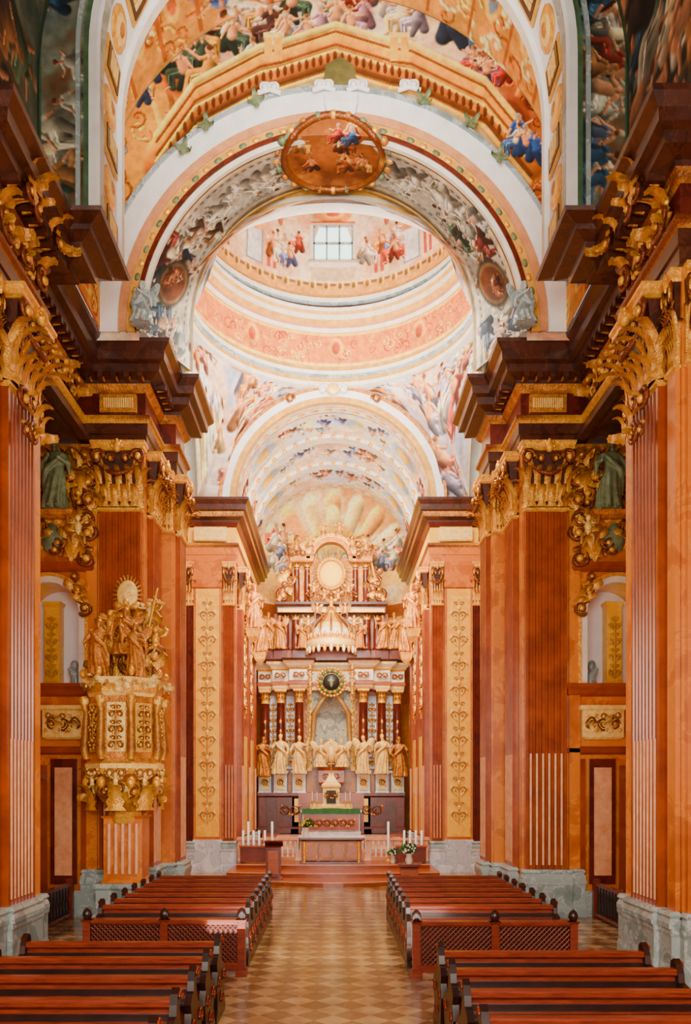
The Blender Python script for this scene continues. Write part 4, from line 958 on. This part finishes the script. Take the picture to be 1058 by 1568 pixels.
for x in (-3.1,-2.92,-2.74,-2.55,-2.35,-2.1): candle(x,28.1,.45,1.35 if x in(-2.1,-2.92) else 1.05,.04)
for x in (1.9,2.45,2.65,2.85,3.05): candle(x,28.1,.45,1.35 if x==1.9 else 1.05,.04)
mb=MB()
mb.rect(-1.05,.95,26.95,27.6,[(.05,.45),(.05,.53),(0,.56),(0,1.2),(.06,1.26),(.06,1.32)],WOODR)
for k in range(4): x=-.9+.45*k; mb.box(x,x+.38,26.88,26.95,.62,1.15,GOLDD); mb.box(x+.05,x+.33,26.86,26.89,.68,1.1,WOODO)
mb.box(-1.15,1.05,26.85,27.7,1.32,1.35,WCLOTH); mb.box(-1.17,-1.14,26.85,27.7,.9,1.34,WCLOTH); mb.box(1.04,1.07,26.85,27.7,.9,1.34,WCLOTH)
for sx in (-.95,.85): mb.lathe(sx,26.9,[(.06,.5),(.04,.6),(.07,.8),(.05,1.0),(.06,1.2)],GOLD,8)
mb.ob('wooden_altar_table')
def flowers(name,x,y,z,s,m):
    mb=MB(); rg=random.Random(int(x*10)); mb.lathe(x,y,[(.08*s,z),(.11*s,z+.1*s),(.07*s,z+.22*s),(.1*s,z+.28*s)],CREAM,10)
    for k in range(60):
        a=rg.uniform(0,6.28); e=rg.uniform(.1,1.4); d=s*rg.uniform(.12,.24); p=(x+d*math.cos(a)*math.cos(e),y+d*math.sin(a)*math.cos(e),z+.28*s+d*math.sin(e))
        mb.tube([(x,y,z+.25*s),p],.008*s,LEAFM,4)
        if k%2==0: mb.ell(p,(.035*s,.035*s,.028*s),m,6,4)
        else: leaf(mb,T(*p)@RZ(a),.09*s,.12*s,LEAFM)
    mb.ob(name)
flowers('yellow_flower_vase',-.9,27.1,1.35,1.1,FLY); flowers('white_flower_vase',2.25,24.2,.72,1.1,FLW); flowers('white_flower_vase',2.0,27.3,.45,.9,FLW)
mb=MB(); mb.rect(1.95,2.55,24.0,24.4,[(0,0),(0,.05),(-.05,.08),(-.05,.6),(.03,.66),(.03,.72)],WOODR); mb.box(2.0,2.5,23.99,24.06,.15,.55,WOODO); mb.ob('flower_stand')
mb=MB(); mb.rect(-2.05,-1.6,24.85,25.2,[(.04,.15),(.04,.22),(0,.25),(0,1.15),(.05,1.2)],WOODR); mb.box(-1.98,-1.67,24.79,24.85,.35,1.05,WOODO)
K=mb.M; mb.M=T(-1.82,25.02,1.25)@RX(-.4); mb.box(-.28,.28,-.22,.22,0,.04,WOODR); mb.M=K; mb.ob('lectern')
for sx in (-1,1):
    mb=MB(); x=sx*2.6
    mb.box(x-.5,x+.5,27.2,27.26,.5,1.0,WOODR); mb.box(x-.5,x+.5,27.26,27.7,.85,.9,WOODR); mb.rect(x-.5,x+.5,27.15,27.3,[(0,.98),(.03,1.0),(.03,1.05)],WOODO)
    for q in (-.45,.45): mb.box(x+q-.04,x+q+.04,27.22,27.7,.45,.9,WOODD)
    mb.ob('sanctuary_bench')

# ================================================================ PULPIT (left)
mb=MB(); px,py=-4.6,18.05
mb.M=T(px,py,0)
mb.rect(-.55,.55,-.35,.45,[(.06,0),(.06,.2),(0,.26),(0,.75),(.05,.8),(.05,.9)],GREYM)
mb.rect(-.42,.42,-.2,.5,[(.05,.9),(0,1.0),(0,2.3),(.06,2.36)],ORANGE)
for k in range(5): mb.tube([(-.3+.15*k,-.22,1.1),(-.3+.15*k,-.22,2.2)],.045,CABLE,6)
mb.lathe(0,0,[(.3,2.2),(.38,2.35),(.34,2.45),(.46,2.65),(.66,2.9),(.7,3.02),(.64,3.1),(.8,3.28),(.86,3.4),(.86,3.5),(.78,3.55),(.76,3.62),(.76,4.95),(.8,5.02),(.82,5.12),(.86,5.22),(.87,5.34),(.7,5.36)],GOLD,8,smooth=False,rot=PI/8,
   ms=[GOLD,GOLD,GOLDD,GOLD,GOLDP,GOLD,GOLDD,GOLD,GOLDP,GOLD,GOLDD,GOLDD,GOLDP,GOLD,GOLD,GOLDP,GOLD])
for q in range(8):
    a=PI/4*q; M=RZ(a+PI/2)
    if q in (1,2,3): continue
    M=T(.72*math.cos(a),.72*math.sin(a),0)@M
    K=mb.M; mb.M=K@M
    mb.box(-.2,.2,-.03,.03,3.75,4.8,GOLDP if q%2==0 else OCHRE)
    candel(mb,T(0,-.05,3.78),.34,.98,GOLD,3,.025); rinceau(mb,T(0,-.06,3.3),.5,.25,GOLDP,2,.03)
    leaf(mb,T(0,-.1,2.5),.4,.5,GOLD,1.6); putto(mb,T(0,-.08,2.95),.4,GOLDP,seed=q); acanth(mb,T(0,.05,2.85),.55,.6,GOLD,50+q,8,.75)
    acanth(mb,T(0,-.08,5.15),.55,.2,GOLDP,80+q,5,.55); mb.M=K
    a2=a+PI/8; x,y=.82*math.cos(a2),.82*math.sin(a2)
    mb.tube([(x,y,3.6),(x*1.06,y*1.06,3.8),(x,y,4.6),(x*1.1,y*1.1,4.95)],[.07,.1,.07,.1],GOLD,7); mb.ell((x*1.05,y*1.05,4.85),(.1,.1,.12),GOLDP,8,6)
    mb.ell((x*1.1,y*1.1,5.45),(.07,.07,.1),GOLD,8,6); mb.ell((x*1.0,y*1.0,3.1),(.1,.1,.13),GOLD,8,6)
mb.rect(-.45,.45,.4,.6,[(0,5.3),(0,7.0)],GOLD)
acanth(mb,T(0,.3,6.1),1.3,1.6,GOLD,70,34,1.1)
for k,(x,z) in enumerate([(-.5,5.6),(.4,5.55),(-.15,5.9),(.25,6.2),(-.35,6.35),(.5,6.6),(0,6.6),(-.6,6.0),(.65,6.0)]): putto(mb,T(x,.1+.1*(k%2),z),.65,GOLDP if k%2 else GOLD,seed=60+k)
mb.ell((0,.2,7.3),(.24,.06,.32),GOLDP,16,8)
for q in range(24): a=2*PI*q/24; mb.tube([(.2*math.cos(a),.22,7.3+.28*math.sin(a)),(.34*math.cos(a),.22,7.3+.44*math.sin(a))],[.035,.012],GOLD,4)
mb.tube([(.45,.1,6.3),(.72,0,7.4)],.035,GOLD,6); mb.tube([(.5,.05,7.15),(.88,.05,7.05)],.035,GOLD,6)
mb.ob('gilded_pulpit')
PU=D2.objects['gilded_pulpit']
link(STG[2],'angel_1',T(px-.5,py-.3,5.36)@S(.75,.75,.75),PU); link(STG[0],'angel_2',T(px+.3,py-.35,5.36)@S(.7,.7,.7),PU); link(STG[3],'angel_3',T(px,py-.0,5.9)@S(.8,.8,.8),PU)

# ================================================================ PEWS
def pewmesh(L):
    mb=MB()
    mb.box(0,L,0,.03,.12,.92,WOODR); mb.box(0,L,-.035,0,.8,.86,WOODD); 
    k=max(2,int(L/.6)); 
    for i in range(k): x0=.05+i*(L-.1)/k; mb.box(x0+.03,x0+(L-.1)/k-.03,-.015,0,.3,.72,WOODR)
    mb.rect(0,L,-.05,.06,[(-.01,.92),(.01,.94),(.01,.98),(-.005,1.0)],WOODR)
    mb.box(0,L,.03,.46,.43,.47,WOODD); mb.box(0,L,-.26,-.02,.74,.765,WOODD); mb.box(0,L,-.5,-.3,.14,.19,WOODD)
    prof=[(-.30,0),(-.30,.1),(-.22,.18),(-.25,.35),(-.3,.5),(-.24,.66),(-.28,.76),(-.2,.84),(-.1,.86),(-.08,.96),(-.02,1.05),(.05,1.1),(.12,1.06),(.13,.98),(.07,.92),(.1,.78),(.2,.68),(.34,.66),(.46,.6),(.48,.5),(.42,.42),(.38,.3),(.42,.18),(.5,.1),(.5,0)]
    for x in (-.07,L):
        n=len(prof); v=[(x,a,b) for a,b in prof]+[(x+.07,a,b) for a,b in prof]
        mb.add(v,[tuple(reversed(range(n))),tuple(range(n,2*n))]+[(i,(i+1)%n,(i+1)%n+n,i+n) for i in range(n)],WOODD)
        xo=x-.01 if x<0 else x+.08
        for (a,b,r) in ((.06,1.02,.06),(.3,.5,.1),(-.15,.5,.09),(.1,.25,.1)):
            K=mb.M; mb.M=T(xo,a,b)@RZ(PI/2); spiral(mb,T(0,0,0),r,1.4,.016,WOODR,n=12,seg=4); mb.M=K
    me=mb.ob('p').data; D2.objects.remove(D2.objects['p']); return me
PL=pewmesh(2.42)
for k in range(7):
    for x in (-3.9,1.3): link(PL,'church_pew',T(x,13.86+.76*k,0))
for k in range(7): 
    link(PL,'church_pew',T(-3.95,10.55-.95*k,0)); link(PL,'church_pew',T(1.35,9.95-.95*k,0))
def screen(x0,x1,y):
    mb=MB(); xm=(x0+x1)/2
    for x in (x0,xm,x1):
        mb.rect(x-.06,x+.06,y-.06,y+.06,[(.03,0),(.03,.12),(0,.16),(0,.86),(.03,.9)],WOODR); mb.lathe(x,y,[(.05,.9),(.08,.97),(.06,1.04),(.02,1.08)],WOODD,10)
    for a,b in ((x0,xm),(xm,x1)):
        mb.rect(a+.06,b-.06,y-.04,y+.04,[(0,.82),(.02,.85),(.02,.9)],WOODR); mb.box(a+.06,b-.06,y-.03,y+.03,.1,.22,WOODR); mb.box(a+.06,b-.06,y+.03,y+.05,.2,.84,WOODD)
        n=14; w=b-a-.12
        for i in range(-6,n):
            for sg in (1,-1):
                xa=a+.06+w*i/n; 
                p0=[xa,.22]; p1=[xa+.6,.82]
                if p0[0]<a+.06: t=a+.06-p0[0]; p0=[a+.06,.22+t]
                if p1[0]>b-.06: t=p1[0]-(b-.06); p1=[b-.06,.82-t]
                if p0[1]>=p1[1]: continue
                q=lambda p:(p[0] if sg>0 else a+b-p[0],y-.005*sg,p[1])
                mb.tube([q(p0),q(p1)],.012,WOODR,4)
    mb.box(x0,x1,y+.05,y+.3,.84,.88,WOODR)
    mb.ob('lattice_pew_screen')
screen(-3.9,-1.45,12.95); screen(1.3,3.75,12.75)
mb=MB()
mb.box(5.95,6.05,14.9,18.6,.75,.83,WOODR); mb.box(5.95,6.05,14.9,18.6,.08,.14,WOODR)
y=15.0
while y<18.6: mb.lathe(6.0,y,[(.03,.14),(.05,.3),(.03,.5),(.045,.65),(.03,.75)],WOODD,7); y+=.2
for y in (14.9,16.75,18.6): mb.box(5.93,6.07,y-.07,y+.07,0,.9,WOODR)
both(mb,'side_bay_rail')

# ================================================================ LIGHT / CAMERA
w=D2.worlds.new('World'); scene.world=w; w.use_nodes=True
bg=w.node_tree.nodes['Background']; bg.inputs[0].default_value=(1,.94,.86,1); bg.inputs[1].default_value=.9
def area(name,loc,target,size,power,col=(1,.90,.76),sy=None,spread=None):
    l=D2.lights.new(name,'AREA'); l.energy=power; l.size=size; l.color=col
    if sy: l.shape='RECTANGLE'; l.size_y=sy
    if spread: l.spread=math.radians(spread)
    o=D2.objects.new(name,l); o.location=loc; scene.collection.objects.link(o)
    d=Vector(target)-Vector(loc); o.rotation_euler=d.to_track_quat('-Z','Y').to_euler(); return o
area('fill_nave_rear',(0,-2,6),(0,20,2.5),8,2200,sy=5)  # added fill behind the camera, no window is built there
area('fill_nave_vault',(0,12.5,15.2),(0,18.5,17.6),3.5,430,spread=120,col=(1,.95,.87))  # added unseen fill aimed at the crossing arch fresco
area('fill_nave_low',(0,12,1.6),(0,19,9),4,400)  # added fill from below, no lamp stands in the nave
area('fill_crossing',(0,20.1,15.5),(0,29,3),4,1700,col=(1,.92,.8))  # added fill facing the chancel, unseen from its back
area('fill_crossing_up',(0,20.5,13.2),(0,27,20),3.5,1100,col=(1,.96,.9),spread=105)  # added unseen fill turned up into the dome
area('fill_chancel',(0,29.2,12.5),(0,37,6),3,1100,col=(1,.92,.76))  # added fill for the high altar, unseen from behind
area('fill_chancel_up',(0,29.2,9),(0,33,16),3,650,col=(1,.95,.88))  # added unseen fill turned up at the chancel vault
cam=D2.cameras.new('camera'); cam.sensor_width=36; cam.lens=28.7; cam.shift_x=.0121; cam.shift_y=.2685; cam.clip_end=200
co=D2.objects.new('camera',cam); co.location=(0,0,3); co.rotation_euler=(PI/2,0,0); scene.collection.objects.link(co); scene.camera=co
